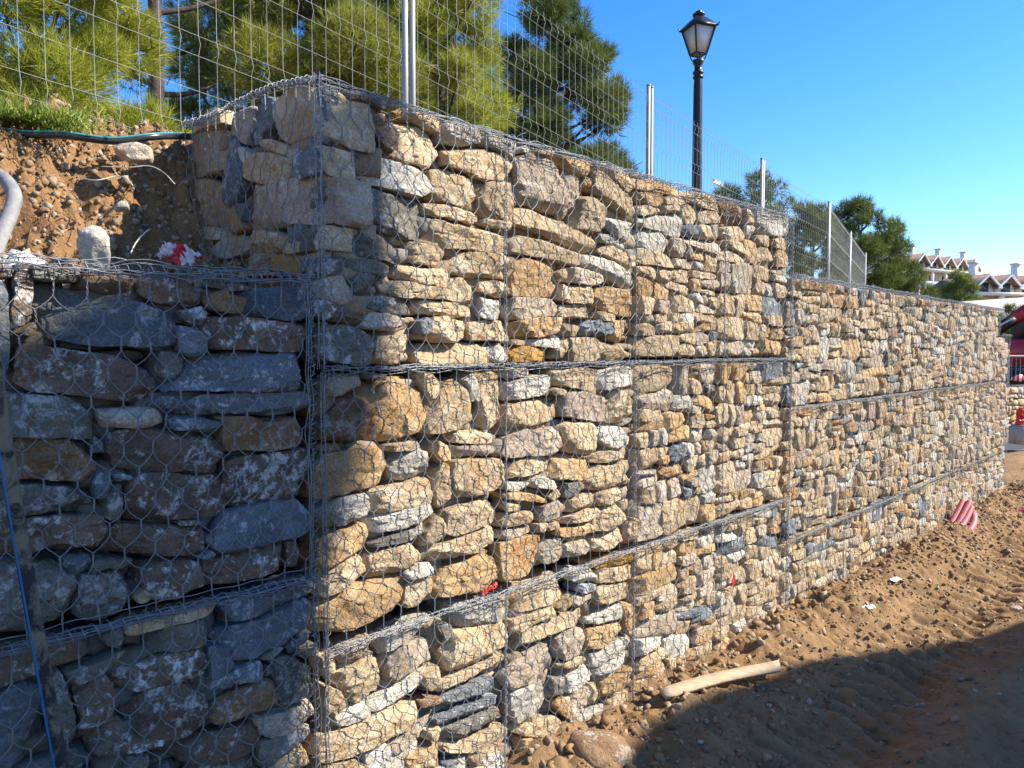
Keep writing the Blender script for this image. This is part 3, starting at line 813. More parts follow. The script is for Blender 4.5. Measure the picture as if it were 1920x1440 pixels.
def stone_shape(poly, n, g, rough=1.0, depth=None):
    """local vertices (x along the face, y up, z outwards, front at about 0) about the outline's centroid"""
    c, r, A = radial(poly)
    d, F = DIRS[n]
    sz = math.sqrt(A)
    sx = np.interp(0, TH, r) * .5 + r[0] * .5; sy = np.interp(math.pi / 2, TH, r) * .5 + np.interp(-math.pi / 2, TH, r) * .5
    Dz = depth or min(.11, .45 * sz + .03)
    q = d * np.array([sx, sy, Dz])
    th = np.arctan2(q[:, 1], q[:, 0]); rm = np.interp(th, np.append(TH, math.pi), np.append(r, r[0]))
    p = g.uniform(14, 28)
    rho = np.hypot(q[:, 0], q[:, 1])
    k = ((rho / rm) ** p + (np.abs(q[:, 2]) / Dz) ** p) ** (-1 / p)
    P = q * k[:, None]
    # split faces: a few planes cut the front and its edges
    tilt = .13
    for _ in range(g.integers(1, 4)):
        nr = np.array([g.normal(0, tilt), g.normal(0, tilt * .9) + .03, 1.0]); nr /= np.linalg.norm(nr)
        off = nr[2] * (Dz - g.uniform(.0, .012) * min(1, sz / .12))
        ov = np.maximum(P @ nr - off, 0); P = P - ov[:, None] * nr * .95
    for _ in range(g.integers(3, 8)):
        a = g.uniform(0, 2 * math.pi); lat = np.interp((a + math.pi) % (2 * math.pi) - math.pi, TH, r)
        e = g.uniform(.45, 1.1); nr = np.array([math.cos(a), math.sin(a), e]); nr /= np.linalg.norm(nr)
        off = (P @ nr).max() - g.uniform(.004, .024) * min(1.3, sz / .12)
        ov = np.maximum(P @ nr - off, 0); P = P - ov[:, None] * nr * .9
    nm = P / (np.array([sx, sy, Dz]) ** 2); nm /= np.linalg.norm(nm, axis=1)[:, None] + 1e-9
    sd = g.uniform(0, 200, 3); amp = min(1.0, sz / .13) * rough
    an = np.array([1, g.uniform(1, 2.2), 1.2])
    Q = P * an
    disp = .0050 * noise(Q * 10 + sd) + .0070 * noise(Q * 23 + sd) + .0070 * (np.abs(noise(Q * 40 + sd)) - .2)
    if n >= 9: disp = disp + .0032 * noise(Q * 80 + sd)
    P = P + nm * (disp * amp)[:, None] * np.array([.6, .6, 1.2])
    P[:, 2] -= np.percentile(P[:, 2], 99)
    return c, P, F

def clip(poly, a, b):
    """split a convex polygon by the line a + s b"""
    L, Rr = [], []; n = len(poly); nx, ny = -b[1], b[0]
    dd = [(p[0] - a[0]) * nx + (p[1] - a[1]) * ny for p in poly]
    for i in range(n):
        p, q = poly[i], poly[(i + 1) % n]; u, v = dd[i], dd[(i + 1) % n]
        if u >= 0: L.append(p)
        if u <= 0: Rr.append(p)
        if u * v < 0:
            s = u / (u - v); m = (p[0] + s * (q[0] - p[0]), p[1] + s * (q[1] - p[1])); L.append(m); Rr.append(m)
    return L, Rr
def area(p):
    p = np.array(p); q = np.roll(p, -1, 0); return abs((p[:, 0] * q[:, 1] - q[:, 0] * p[:, 1]).sum()) / 2
def packed(t0, t1, h0, h1, g, mean=.019):
    """a rectangle of wall broken into irregular coursed stones"""
    out = []; todo = [[(t0, h0), (t1, h0), (t1, h1), (t0, h1)]]
    while todo:
        p = todo.pop(); A = area(p); q = np.array(p); w, h = np.ptp(q[:, 0]), np.ptp(q[:, 1])
        if A < mean * math.exp(g.normal(.25, .55)) or A < .004:
            if min(w, h) > .028: out.append(q)
            continue
        c = q.mean(0)
        ratio = g.choice([1.1, 1.8, 2.3, 2.9], p=[.17, .33, .3, .2])
        if w / h > ratio:
            c = c + np.array([g.uniform(-.18, .18) * w, 0]); an = math.pi / 2 + g.normal(0, .17)
        else:
            c = c + np.array([0, g.uniform(-.17, .17) * h]); an = g.normal(0, .085)
        L, Rr = clip(p, c, (math.cos(an), math.sin(an)))
        if len(L) > 2 and len(Rr) > 2: todo += [L, Rr]
        else: out.append(q)
    fin = []
    for q in out:
        c = q.mean(0); v = q - c; ln = np.linalg.norm(v, axis=1)[:, None]
        gap = abs(g.normal(.0025, .003)) + .001
        q = c + v * (1 - gap * 1.5 / np.maximum(ln, .02)) + g.normal(0, .003, q.shape)
        w = np.ptp(q, axis=0)
        for _ in range(g.integers(1, 4)):                     # knock corners off
            i = g.integers(len(q)); p, a, b = q[i], q[i - 1], q[(i + 1) % len(q)]
            f = g.uniform(.06, .2); f2 = g.uniform(.08, .3)
            q = np.insert(np.delete(q, i, 0), i, [p + (a - p) * f, p + (b - p) * f2], 0)
        fin.append(q)
    return fin

def hex_mesh(mb, t0, t1, h0, h1, fr, fine, seed):
    """double-twist hexagonal netting over a rectangle; fr(t,h,z) gives the point"""
    cw, rh, tw = .083, .077, .017
    nj = int((h1 - h0) / rh); ni = int((t1 - t0) / cw) + 1
    rh = (h1 - h0) / (nj + .6); g = np.random.default_rng(seed)
    I, J = np.meshgrid(np.arange(ni), np.arange(nj), indexing='ij')
    tc = t0 + (I + .5 * (J % 2)) * cw; hc = h0 + (J + .6) * rh
    def warp(t, h, z=0):
        Q = np.stack([t * 5, h * 5, 0 * t + seed], -1)
        dt = .010 * noise(Q) + .004 * noise(Q * 4 + 7); dh = .012 * noise(Q + 40) + .004 * noise(Q * 4 + 70)
        dz = .007 * noise(Q * .9 + 90) + .004
        tt = np.clip(t + dt, t0, t1); h2 = np.clip(h + dh, h0, h1)
        return fr(tt, h2, dz + z)
    keep = (tc <= t1 + .01)
    jt = g.normal(0, .0022, tc.shape)
    tc = tc + jt
    r = .0016
    # twists
    A = tc[keep]; H = hc[keep]
    if fine:
        m = 7; s = np.linspace(-1, 1, m)
        for ph in (0, math.pi):
            an = s * 2.4 * math.pi / 2 + ph
            P = warp(A[:, None] + .0019 * np.cos(an), H[:, None] + tw * s[None] + 0 * A[:, None], .0019 * np.sin(an)[None])
            mb.tubes(P, r * .92, 4)
    else:
        P = warp(A[:, None] + np.zeros(2), H[:, None] + tw * np.array([-1, 1]))
        mb.tubes(P, r * 1.55, 3)
    # diagonals up to the next row
    for sgn in (-1, 1):
        ok = keep.copy(); ok[:, -1] = False
        i2 = I + np.where(J % 2 == 1, (1 if sgn > 0 else 0), (0 if sgn > 0 else -1))
        ok &= (i2 >= 0) & (i2 < ni)
        i2c = np.clip(i2, 0, ni - 1); j2 = np.clip(J + 1, 0, nj - 1)
        ok &= tc[i2c, j2] <= t1 + .01
        a0, b0, a1, b1 = tc[ok], hc[ok] + tw, tc[i2c, j2][ok], hc[i2c, j2][ok] - tw
        m = 4 if fine else 2
        s = np.linspace(0, 1, m)
        bow = np.sin(s * math.pi) * .003
        P = warp(a0[:, None] * (1 - s) + a1[:, None] * s + bow * sgn, b0[:, None] * (1 - s) + b1[:, None] * s - bow)
        mb.tubes(P, r if fine else r * 1.15, 4 if fine else 3)
    # ends tied to the edges
    for row, e, s0 in ((0, h0, -1), (nj - 1, h1, 1)):
        kk = keep[:, row]; a = tc[kk, row]; b = hc[kk, row]
        P = warp(a[:, None] + np.zeros(2), np.stack([b + s0 * tw, np.full_like(b, e)], 1)); mb.tubes(P, r * 1.4, 3)
def rope(mb, pts, g, n=6, spread=.011, coil=.017, fine=True, r=.0016):
    """a bundled edge: many loose strands laced by a running coil; pts (m,3)"""
    pts = np.asarray(pts, float); seg = np.linalg.norm(np.diff(pts, axis=0), axis=1); L = seg.sum(); cum = np.concatenate([[0], np.cumsum(seg)])
    at = lambda s: np.stack([np.interp(s, cum, pts[:, k]) for k in range(3)], -1)
    T = pts[-1] - pts[0]; T /= np.linalg.norm(T); A = np.cross(T, [.3, -.2, 1] if abs(T[2]) < .8 else [1, .2, 0]); A /= np.linalg.norm(A); B = np.cross(T, A)
    st = .03 if fine else .06
    s = np.linspace(0, L, max(3, int(L / st)))
    for i in range(n):
        o = g.normal(0, spread, 2); sd = g.uniform(0, 90)
        w = np.stack([noise(np.stack([s * 9, s * 0 + sd, s * 0], -1)), noise(np.stack([s * 9, s * 0 + sd, s * 0 + 20], -1))], 1) * spread * 1.3
        mb.tubes(at(s) + (o[0] + w[:, :1]) * A + (o[1] + w[:, 1:]) * B, r, 4 if fine else 3)
    per = .034; k = int(L / per * (9 if fine else 6)); u = np.linspace(0, L, k)
    an = u / per * 2 * math.pi + 1.5 * noise(np.stack([u * 7, u * 0, u * 0 + 3], -1))
    rad = coil * (1 + .45 * noise(np.stack([u * 23, u * 0 + 9, u * 0], -1)))
    mb.tubes(at(u) + (rad * np.cos(an))[:, None] * A + (rad * np.sin(an))[:, None] * B, r, 4 if fine else 3)
    for i in range(int(L / .22)):                                   # loose wire ends
        c = at(np.array([g.uniform(0, L)]))[0]; a = g.uniform(0, 6.28); q = np.linspace(0, 1, 5)[:, None]
        dr = math.cos(a) * A + math.sin(a) * B
        mb.tubes(c + dr * .045 * q + T * g.normal(0, .03) * q ** 2, r, 3)

groups = [l.split() for l in TRACED.strip().splitlines()]
traced = []
for w in groups:
    e = w[0][0] == 'e'; cls = w[0][-1]
    pts = np.array([[int(x) for x in q.split(',')] for q in w[1:]], float) / 1000
    traced.append((e, cls, pts))
CLS = list('tpowgdk'); CW = np.array([.47, .18, .14, .13, .045, .025, .01])
CWL = np.array([.04, .08, .12, .03, .36, .30, .07])
M_FILL = pebble_mat("inner_rubble", [(.30, .22, .13), (.36, .30, .22), (.26, .18, .10), (.20, .19, .17), (.34, .24, .13)])
M_FILL_L = pebble_mat("inner_rubble_grey", [(.12, .12, .115), (.17, .15, .12), (.10, .085, .07), (.15, .16, .165)])
def basket(label, t0, t1, h0, h1, cells, lod, seed, edges=(), left=False, end=False, group=None, mean=.019):
    g = np.random.default_rng(seed)
    root = thing("gabion_basket", wp((t0 + t1) / 2, h0, -.5), label, "gabion", "wire baskets of the gabion wall")
    shapes = []
    for e, cls, pts in traced:
        c = pts.mean(0)
        if e:
            if end: shapes.append((True, cls, pts * np.array([-1, 1]), 18 if area(pts) > .012 else 13))
        elif t0 - .03 <= c[0] < t1 and h0 - .02 <= c[1] < h1 + .03 and lod == 2:
            shapes.append((False, cls, pts, 18 if area(pts) > .012 else 13))
    for (a, b, c, d) in cells:
        for q in packed(a, b, c, d, g, mean):
            cls = g.choice(list('tpowgdb'), p=CWL / CWL.sum()) if left else g.choice(CLS, p=CW / CW.sum())
            n = 9 if (q[:, 0].mean() < 4.5) else 6
            shapes.append((False, cls, q, n))
    for e, cls, q, n in shapes:
        cq = q.mean(0); q = cq + (q - cq) * 1.05
        c, P, F = stone_shape(q, n, g)
        rec = g.uniform(.004, .030)
        if e:
            Wd = np.outer(P[:, 0], N) + np.outer(P[:, 1], UP) + np.outer(P[:, 2] - rec, -D)
            loc = P0 + c[0] * N + c[1] * UP
        else:
            Wd = np.outer(P[:, 0], D) + np.outer(P[:, 1], UP) + np.outer(P[:, 2] - rec, N)
            loc = P0 + c[0] * D + c[1] * UP
        link("stone", new_mesh("stone", Wd, F, True, 34), STONE[cls], root, loc)
    # stones further in, seen only through the gaps
    V, Fs, nn = [], [], 0
    fr = [(t0 + .03, t1 - .02, h0 + .02, h1 - .04, False)] + ([(-1.1, -.03, .12, .93, True)] if end else [])
    for a, b, c_, d_, e in fr:
        for q in packed(a, b, c_, d_, g, .014):
            c, P, F = stone_shape(q, 3, g, .8, .1)
            rec = g.uniform(.045, .095)
            if e: Wd = P0 + c[0] * N + c[1] * UP + np.outer(P[:, 0], N) + np.outer(P[:, 1], UP) + np.outer(P[:, 2] - rec, -D)
            else: Wd = P0 + c[0] * D + c[1] * UP + np.outer(P[:, 0], D) + np.outer(P[:, 1], UP) + np.outer(P[:, 2] - rec, N)
            V.append(Wd); Fs.append(F + nn); nn += len(P)
    tag(add("rubble_fill", np.concatenate(V), np.concatenate(Fs), M_FILL_L if left else M_FILL, root, smooth=False), kind="stuff")
    mb = MB(); ce = 1.05 if end else .9
    mb.put(np.concatenate([wp([t0 + .13, t1 - .02, t1 - .02, t0 + .13], [h0 + .03] * 4, [-.16, -.16, -ce, -ce]), wp([t0 + .13, t1 - .02, t1 - .02, t0 + .13], [h1 - .07] * 4, [-.16, -.16, -ce, -ce])]),
           Q=[[0, 1, 5, 4], [1, 2, 6, 5], [2, 3, 7, 6], [3, 0, 4, 7], [4, 5, 6, 7], [3, 2, 1, 0]])
    mb.build("gap_shade_core", M_GAP_SHADE, root)  # dark box set behind the stones so the gaps look black
    mb = MB()
    hex_mesh(mb, t0 + .004, t1 - .004, h0, h1, lambda t, h, z: wp(t, h, z), lod >= 1, seed)
    if end:
        hex_mesh(mb, -1.13, -.004, .10, .95, lambda t, h, z: P0 + np.asarray(t)[..., None] * N + (np.asarray(h) + .10 * np.clip(-np.asarray(t) / 1.13, 0, 1) * np.clip((np.asarray(h) - .1) / .85, 0, 1))[..., None] * UP - np.asarray(z + 0 * t)[..., None] * D, True, seed + 1)
    mb.build("wire_netting", M_WIRE, root)
    mb = MB()
    for e in edges:
        rope(mb, e[0], g, e[1], e[2], e[3], lod >= 1)
    if edges: mb.build("selvedge_wire", M_WIRE, root)
    return root

def hl(t0, t1, h, sag=0.0, z=.006, jig=.007, n=14):
    t = np.linspace(t0, t1, n); s = np.linspace(0, 1, n)
    return wp(t, h - sag * np.sin(s * math.pi) + jig * noise(np.stack([t * 3.1, t * 0 + h * 9, t * 0], -1)), z)
def vl(t, h0, h1, z=.008, jig=.006, n=14):
    h = np.linspace(h0, h1, n)
    return wp(t + jig * noise(np.stack([h * 4.1, h * 0 + t * 7, h * 0], -1)), h, z)
back_edge = np.stack([P0 - b * N + (.93 + .10 * b / 1.13 + .02 * math.sin(b * 5)) * UP - .006 * D for b in np.linspace(0, 1.13, 9)])
top_edge = hl(0, 3.77, .922, .01)
basket("shaded upper basket of blue grey slate at the near end", -2.4, -.03, -.79, .24, [(-2.38, -1.06, -.76, .21)], 2, 21,
       [(hl(-2.4, -.03, .235, .012, .004, .012), 9, .014, .021), (vl(-.045, -.79, .24), 4, .008, .014)], left=True, mean=.03)
basket("shaded lower basket of grey lichened stone at the near end", -2.4, -.03, -1.9, -.80, [(-2.38, -1.06, -1.88, -.82), (-1.05, -.5, -1.88, -1.3), (-.5, -.05, -1.88, -1.58)], 2, 22,
       [(hl(-2.4, -.03, -.795, 0, .012, .012), 9, .013, .020), (vl(-.045, -1.9, -.80), 4, .008, .014)], left=True, mean=.03)
basket("tall corner basket under the fence, tan stones with its end face showing", 0, 3.77, -.07, .93,
       [(1.96, 2.81, -.04, .925), (2.83, 3.75, -.04, .925)], 2, 23,
       [(top_edge, 7, .011, .018), (back_edge, 6, .010, .016), (vl(.0, -.07, .95, .012), 4, .006, .012), (vl(.905, -.05, .90), 2, .004, .007), (vl(1.88, -.05, .90), 2, .004, .007), (vl(2.82, -.05, .90), 2, .004, .007), (vl(3.77, -.05, .9), 3, .006, .01)], end=True)
basket("middle basket of sunlit ochre and cream stones below the corner basket", 0, 3.77, -1.07, -.08,
       [(1.96, 2.81, -1.066, -.09), (2.83, 3.75, -1.066, -.09)], 2, 24,
       [(hl(0, 3.77, -.073, 0, .012), 7, .010, .016), (vl(.0, -1.07, -.08, .012), 4, .006, .012), (vl(.905, -1.05, -.1), 2, .004, .007), (vl(1.88, -1.05, -.1), 2, .004, .007), (vl(2.82, -1.05, -.1), 2, .004, .007), (vl(3.77, -1.05, -.1), 3, .006, .01)])
basket("bottom basket of sunlit stones meeting the earth beside the plank", 0, 3.77, -2.12, -1.08,
       [(1.96, 2.81, -2.1, -1.09), (2.83, 3.75, -2.1, -1.09), (.02, .45, -2.1, -1.58), (.46, .9, -2.1, -1.76)], 2, 25,
       [(hl(0, 3.77, -1.073, 0, .012), 8, .012, .018), (vl(.0, -2.1, -1.08, .012), 4, .006, .012), (vl(.905, -2.1, -1.1), 2, .004, .007), (vl(1.88, -2.1, -1.1), 2, .004, .007), (vl(2.82, -2.1, -1.1), 2, .004, .007), (vl(3.77, -2.1, -1.1), 3, .006, .01)])
FAR = [(3.79, 6.95, "nearer", 1), (6.97, 10.2, "farther", 0)]
hs_ = [.53, -.42, -1.38, -2.3]
nm_ = ["top basket", "middle basket", "bottom basket"]
for q, (a, b, w, ld) in enumerate(FAR):
    for r_ in range(3):
        h1, h0 = hs_[r_], hs_[r_ + 1]
        n_ = 3; xs = np.linspace(a, b, n_ + 1)
        cells = [(xs[i] + .003, xs[i + 1] - .003, h0 + .008, h1 - .010) for i in range(n_)]
        ed = [(hl(a, b, h1 - .008, 0, .012), 6, .011, .016)] + [(vl(x, h0, h1), 2, .004, .007) for x in xs[:-1]]
        lab = {0: "%s of tan stones in the low run, %s half", 1: "%s of tan stones in the low run, %s half", 2: "%s of pale stones in the low run, %s half"}[r_] % (nm_[r_], w)
        basket(lab, a, b, h0, h1, cells, ld, 40 + q * 3 + r_, ed)
basket("stepped down basket closing the far end of the wall", 10.22, 10.8, -2.3, .18, [(10.23, 10.79, -2.28, -1.35), (10.23, 10.79, -1.34, -.45), (10.23, 10.79, -.44, .16)], 0, 61, [(hl(10.22, 10.8, .185, 0, .01), 5, .01, .015)])

# ================================================================== FENCE
POSTS = [(-2.83, 2.10, 1.09), (-.685, 5.0, .93), (1.45, 7.9, .72), (3.55, 10.6, .65), (5.70, 13.4, .60), (7.46, 16.42, .55), (9.24, 19.44, .48)]
fl = ["site fence panel nearest the viewer, in front of the bright pine", "site fence panel above the tall corner basket, between two pairs of posts",
      "site fence panel in front of the street lamp", "site fence panel beyond the lamp, before the round treetop",
      "site fence panel just past the step in the wall", "last site fence panel far along the wall"]
for i in range(len(POSTS) - 1):
    a, b = np.array(POSTS[i]), np.array(POSTS[i + 1])
    d = b - a; L = np.linalg.norm(d[:2]); dh = d / L; gap = .035
    a = a + dh * gap; L -= 2 * gap; dirn = np.array([dh[0], dh[1], 0]); nrm = np.array([dh[1], -dh[0], 0])
    A0 = np.array([a[0], a[1], a[2] + ZC])
    root = thing("fence_panel", A0 + np.array([0, 0, -.2]), fl[i], "fence panel", "mesh panels of the site fence")
    for s in (0, L):
        mb = MB(); base = A0 + dh * s
        mb.tubes(np.array([base + UP * -.35, base + UP * 2.03]), .021, 10, cap=True)
        p = mb.build("post", M_POST, root, smooth=True)
        mb = MB(); mb.tubes(np.array([base + UP * 2.03, base + UP * 2.045]), .023, 10, cap=True); mb.build("cap", M_POST, p)
    folds = [.08, .53, .98, 1.43, 1.88]; single = [.305, .755, 1.205, 1.655]
    zs = []
    for f in folds: zs += [(f - .05, 0), (f, .018), (f + .05, 0)]
    zs = [(0.0, 0)] + sorted(zs + [(s_, 0) for s_ in single]) + [(1.97, 0)]
    nv = int(L / .1); xs = (np.arange(nv) + .5) * L / nv
    zz = np.array([z for z, _ in zs]); oo = np.array([o for _, o in zs])
    P = A0 + xs[:, None, None] * dh + zz[None, :, None] * UP + oo[None, :, None] * nrm
    rw = (.0014, .0016, .0020, .0024, .0026, .0028)[i]
    mb = MB(); mb.tubes(P, rw, 4 if i < 3 else 3); mb.build("upright_wires", M_FENCE, root)
    hz = [f - .05 for f in folds] + [f + .05 for f in folds] + single
    P = np.array([[A0 + UP * z + nrm * .003, A0 + dh * L / 2 + UP * (z - .006) + nrm * .003, A0 + dh * L + UP * z + nrm * .003] for z in hz])
    mb = MB(); mb.tubes(P, rw, 4 if i < 3 else 3); mb.build("cross_wires", M_FENCE, root)

# ================================================================== STREET LAMP
M_PANE = simple("frosted_lantern_pane", (.78, .76, .72), .35, 0, .04, 4)
M_PANE.node_tree.nodes["Principled BSDF"].inputs["Transmission Weight"].default_value = .25
def street_lamp(base, top_h, label, ang=R(20)):
    x, y, zb = base
    H = top_h - zb; root = thing("street_lamp", base, label, "street lamp")
    c = np.array([x, y, 0.0])
    zl = top_h - .55                                     # underside of the lantern
    mb = MB(); mb.lathe([(.0, zb - .1), (.13, zb - .1), (.13, zb + .25), (.085, zb + .35), (.072, zb + .8), (.058, zl - .42), (.052, zl - .30)], c, 18)
    post = mb.build("post", M_IRON, root, smooth=True)
    mb = MB(); mb.lathe([(.052, zl - .32), (.068, zl - .31), (.068, zl - .285), (.052, zl - .275), (.052, zl - .262), (.07, zl - .25), (.07, zl - .228), (.05, zl - .22), (.05, zl - .15), (.072, zl - .11), (.078, zl - .08), (.0, zl - .075)], c, 18)
    mb.build("collar", M_IRON, post, smooth=True)
    rb, rt = .078, .155                                  # half widths of the lantern foot and head
    zt = zl + .33
    cor = [np.array([sx, sy, 0]) @ rotz(ang).T for sx, sy in ((-1, -1), (1, -1), (1, 1), (-1, 1))]
    for q in cor:
        s = np.linspace(0, 1, 6)[:, None]
        mb = MB(); mb.tubes(c + UP * (zl - .09) + q * .04 + s * (UP * .09) + q * (rb - .04) * s ** .5, .008, 5); mb.build("bracket", M_IRON, root)
    mb = MB()
    for k in range(4):
        a, b = cor[k], cor[(k + 1) % 4]
        mb.tubes(np.array([c + a * rb + UP * zl, c + a * rt + UP * zt]), .013, 4)
        mb.tubes(np.array([c + a * rb + UP * zl, c + b * rb + UP * zl]), .013, 4)
        mb.tubes(np.array([c + a * rt + UP * zt, c + b * rt + UP * zt]), .016, 4)
    lan = mb.build("lantern_frame", M_IRON, root)
    for k in range(4):
        a, b = cor[k], cor[(k + 1) % 4]
        V = [c + a * (rb - .008) + UP * zl, c + b * (rb - .008) + UP * zl, c + b * (rt - .008) + UP * zt, c + a * (rt - .008) + UP * zt]
        inn = [v - (a + b) * .004 for v in V]
        mb = MB(); mb.put(np.array(V + inn), Q=[[0, 1, 2, 3], [7, 6, 5, 4], [0, 4, 5, 1], [1, 5, 6, 2], [2, 6, 7, 3], [3, 7, 4, 0]]); mb.build("pane", M_PANE, lan)
    mb = MB()
    V = [c + q * (rt + .022) + UP * (zt - .005) for q in cor] + [c + q * (rt + .018) + UP * (zt + .02) for q in cor] + [c + q * .072 + UP * (zt + .13) for q in cor]
    Q = [[3, 2, 1, 0]]
    for k in range(4): Q += [[k, (k + 1) % 4, 4 + (k + 1) % 4, 4 + k], [4 + k, 4 + (k + 1) % 4, 8 + (k + 1) % 4, 8 + k]]
    mb.put(np.array(V), Q=Q + [[8, 9, 10, 11]])
    for q in cor: mb.tubes(np.array([c + q * (rt + .02) + UP * zt, c + q * (rt + .035) + UP * (zt + .045)]), .008, 5)
    roof = mb.build("roof", M_IRON, root)
    mb = MB(); mb.lathe([(.06, zt + .12), (.05, zt + .15), (.078, zt + .16), (.082, zt + .185), (.04, zt + .205), (.045, zt + .215), (.02, zt + .23), (0, zt + .232)], c, 16)
    mb.build("finial", M_IRON, roof, smooth=True)
    return root
street_lamp((spot(1306, 400, 9.9)[0], 9.9, ZC + .5), ZC + 4.42, "tall black lantern street lamp standing behind the fence")
street_lamp((spot(1630, 500, 41)[0], 41, ZC - 1), ZC + 4.15, "small distant lantern lamp showing just above the wall")

# ================================================================== TREES
def leaf_mat(name, c1, c2, trans=.35):
    m, nt, b = nodes(name)
    gm = N_(nt, "NewGeometry")
    v, _ = obj_vec(nt, False)
    f = math_(nt, 'ADD', math_(nt, 'MULTIPLY', gm.outputs["Random Per Island"], .6), math_(nt, 'MULTIPLY', tex_noise(nt, v, 1.6, 3, .5), .5))
    col = ramp(nt, f, [(.25, c1), (.80, c2)])
    nt.links.new(col, b.inputs["Base Color"]); b.inputs["Roughness"].default_value = .55; b.inputs["Specular IOR Level"].default_value = .3
    tr = N_(nt, "BsdfTranslucent"); nt.links.new(col, tr.inputs["Color"])
    mx = N_(nt, "MixShader"); mx.inputs[0].default_value = trans
    nt.links.new(b.outputs[0], mx.inputs[1]); nt.links.new(tr.outputs[0], mx.inputs[2])
    nt.links.new(mx.outputs[0], nt.nodes["Material Output"].inputs["Surface"])
    return m
M_YEL = leaf_mat("pine_needles_bright", (.17, .21, .025), (.43, .45, .06), .4)
M_OLI = leaf_mat("pine_needles_olive", (.13, .155, .025), (.35, .37, .06), .4)
M_DRK = leaf_mat("pine_needles_dark", (.05, .085, .02), (.17, .215, .045), .3)
M_PALE = leaf_mat("pine_needles_pale", (.10, .14, .03), (.24, .28, .07), .35)
M_BARK = simple("pine_bark", (.075, .058, .048), .95, 0, .4, 14, .9, 30)
def pine(label, base, height, rad, crown0, mat, n_puff, n_tuft, nl, nw, seed, lean=(0, 0), puff=.34, per=13, trunk_r=None, group="pine trees behind the fence", profile="broad", extra=()):
    """base (x,y,z); crown from crown0*height to the top; nl, nw = needle length and width"""
    g = np.random.default_rng(seed); base = np.array(base, float)
    root = thing("pine_tree", base, label, "tree", group)
    tr = trunk_r or height * .018
    s = np.linspace(0, 1, 14)
    ln = np.array([lean[0], lean[1], 0])
    line = base + s[:, None] * height * .97 * UP + (s ** 1.4)[:, None] * ln + np.stack([.03 * height * noise(np.stack([s * 3, s * 0 + seed, s * 0], -1)) * s, .03 * height * noise(np.stack([s * 3, s * 0 + seed, s * 0 + 9], -1)) * s, 0 * s], 1)
    at = lambda f: np.array([np.interp(f, s, line[:, k]) for k in range(3)])
    mb = MB(); mb.tubes(line, tr * (1 - .85 * s), 9)
    cen, size = [], []
    for i in range(n_puff):
        f = crown0 + (1 - crown0) * (i + g.uniform(.1, .9)) / n_puff
        q = (f - crown0) / (1 - crown0)
        pr = {"broad": (1 - q ** 2.2) ** .6 * (.55 + .45 * min(1, q * 4)), "cone": (1 - q) ** .75 * .95 + .1, "round": math.sqrt(max(.03, 1 - (2 * q - 1) ** 2))}[profile]
        az = i * 2.399 + g.normal(0, .5); rr = rad * pr * math.sqrt(g.uniform(.25, 1.0))
        st = at(max(.05, f - .16 * rr / rad)); en = at(f) + np.array([math.cos(az) * rr, math.sin(az) * rr, .08 * rr + g.normal(0, .04 * rad)])
        cen.append(en); size.append(rad * puff * g.uniform(.65, 1.2) * (1.1 - .45 * q))
        u = np.linspace(0, 1, 5)[:, None]
        mb.tubes(st + (en - st) * u + UP * (-.10 * rr) * np.sin(u * math.pi), tr * .34 * (1 - .75 * u[:, 0]), 5)
        for _ in range(4):
            e2 = en + g.normal(0, 1, 3) * size[-1] * .65; mb.tubes(np.array([st + (en - st) * .72, (en + e2) / 2 + g.normal(0, .05, 3) * rad, e2]), tr * .07, 3)
    for (c_, r_) in extra: cen.append(np.array(c_, float)); size.append(r_)
    mb.build("trunk", M_BARK, root, smooth=True)
    cen = np.array(cen); size = np.array(size)
    pr = size ** 2 / (size ** 2).sum(); idx = g.choice(len(cen), n_tuft, p=pr)
    dr = g.normal(size=(n_tuft, 3)); dr[:, 2] += .25; dr /= np.linalg.norm(dr, axis=1)[:, None]
    lump = 1 + .35 * noise(cen[idx] * 2 + dr * 1.9)
    pos = cen[idx] + dr * (size[idx] * lump * (.35 + .65 * g.random(n_tuft) ** .45))[:, None] * np.array([1, 1, .78])
    ori = dr + np.array([0, 0, .55]); ori /= np.linalg.norm(ori, axis=1)[:, None]
    nd = ori[:, None, :] + g.normal(0, .62, (n_tuft, per, 3)); nd /= np.linalg.norm(nd, axis=2)[..., None]
    sd = np.cross(nd, g.normal(size=(n_tuft, per, 3))); sd /= np.linalg.norm(sd, axis=2)[..., None] + 1e-9
    ln_ = nl * g.uniform(.6, 1.15, (n_tuft, per, 1))
    b0 = pos[:, None, :] + nd * ln_ * .08 - ori[:, None, :] * nl * .35 * g.random((n_tuft, per, 1))
    V = np.stack([b0 - sd * nw, b0 + sd * nw, b0 + nd * ln_], 2).reshape(-1, 3)
    add("crown", V, np.arange(len(V)).reshape(-1, 3), mat, root, smooth=False)
    return root
def at_h(px, depth, h): p = spot(px, 655, depth); return (p[0], depth, ZC + h)
pine("bright yellow green young pine at the near end of the fence", at_h(70, 6.4, .85), 4.3, 1.12, .03, M_YEL, 40, 11500, .15, .0036, 101, puff=.36, per=14, profile="round")
pine("dark bare pine trunk rising out of view between the bright pines", at_h(298, 8.6, .6), 8.5, 2.3, .36, M_DRK, 26, 2600, .17, .004, 102, lean=(.1, .2), puff=.24, per=12, trunk_r=.115, extra=[(at_h(380, 9.4, 2.6), .38), (at_h(255, 9.0, 3.3), .35), (at_h(420, 9.6, 3.6), .5)])
pine("tall olive pine filling the gap behind the corner basket", at_h(600, 10.2, .5), 7.2, 1.6, .03, M_OLI, 54, 14000, .17, .0042, 103, puff=.33, per=13, profile="broad")
pine("yellow green pine right behind the paired fence posts", at_h(825, 10.8, .5), 6.0, 1.35, .03, M_YEL, 44, 11000, .17, .0044, 104, puff=.34, per=13, profile="cone")
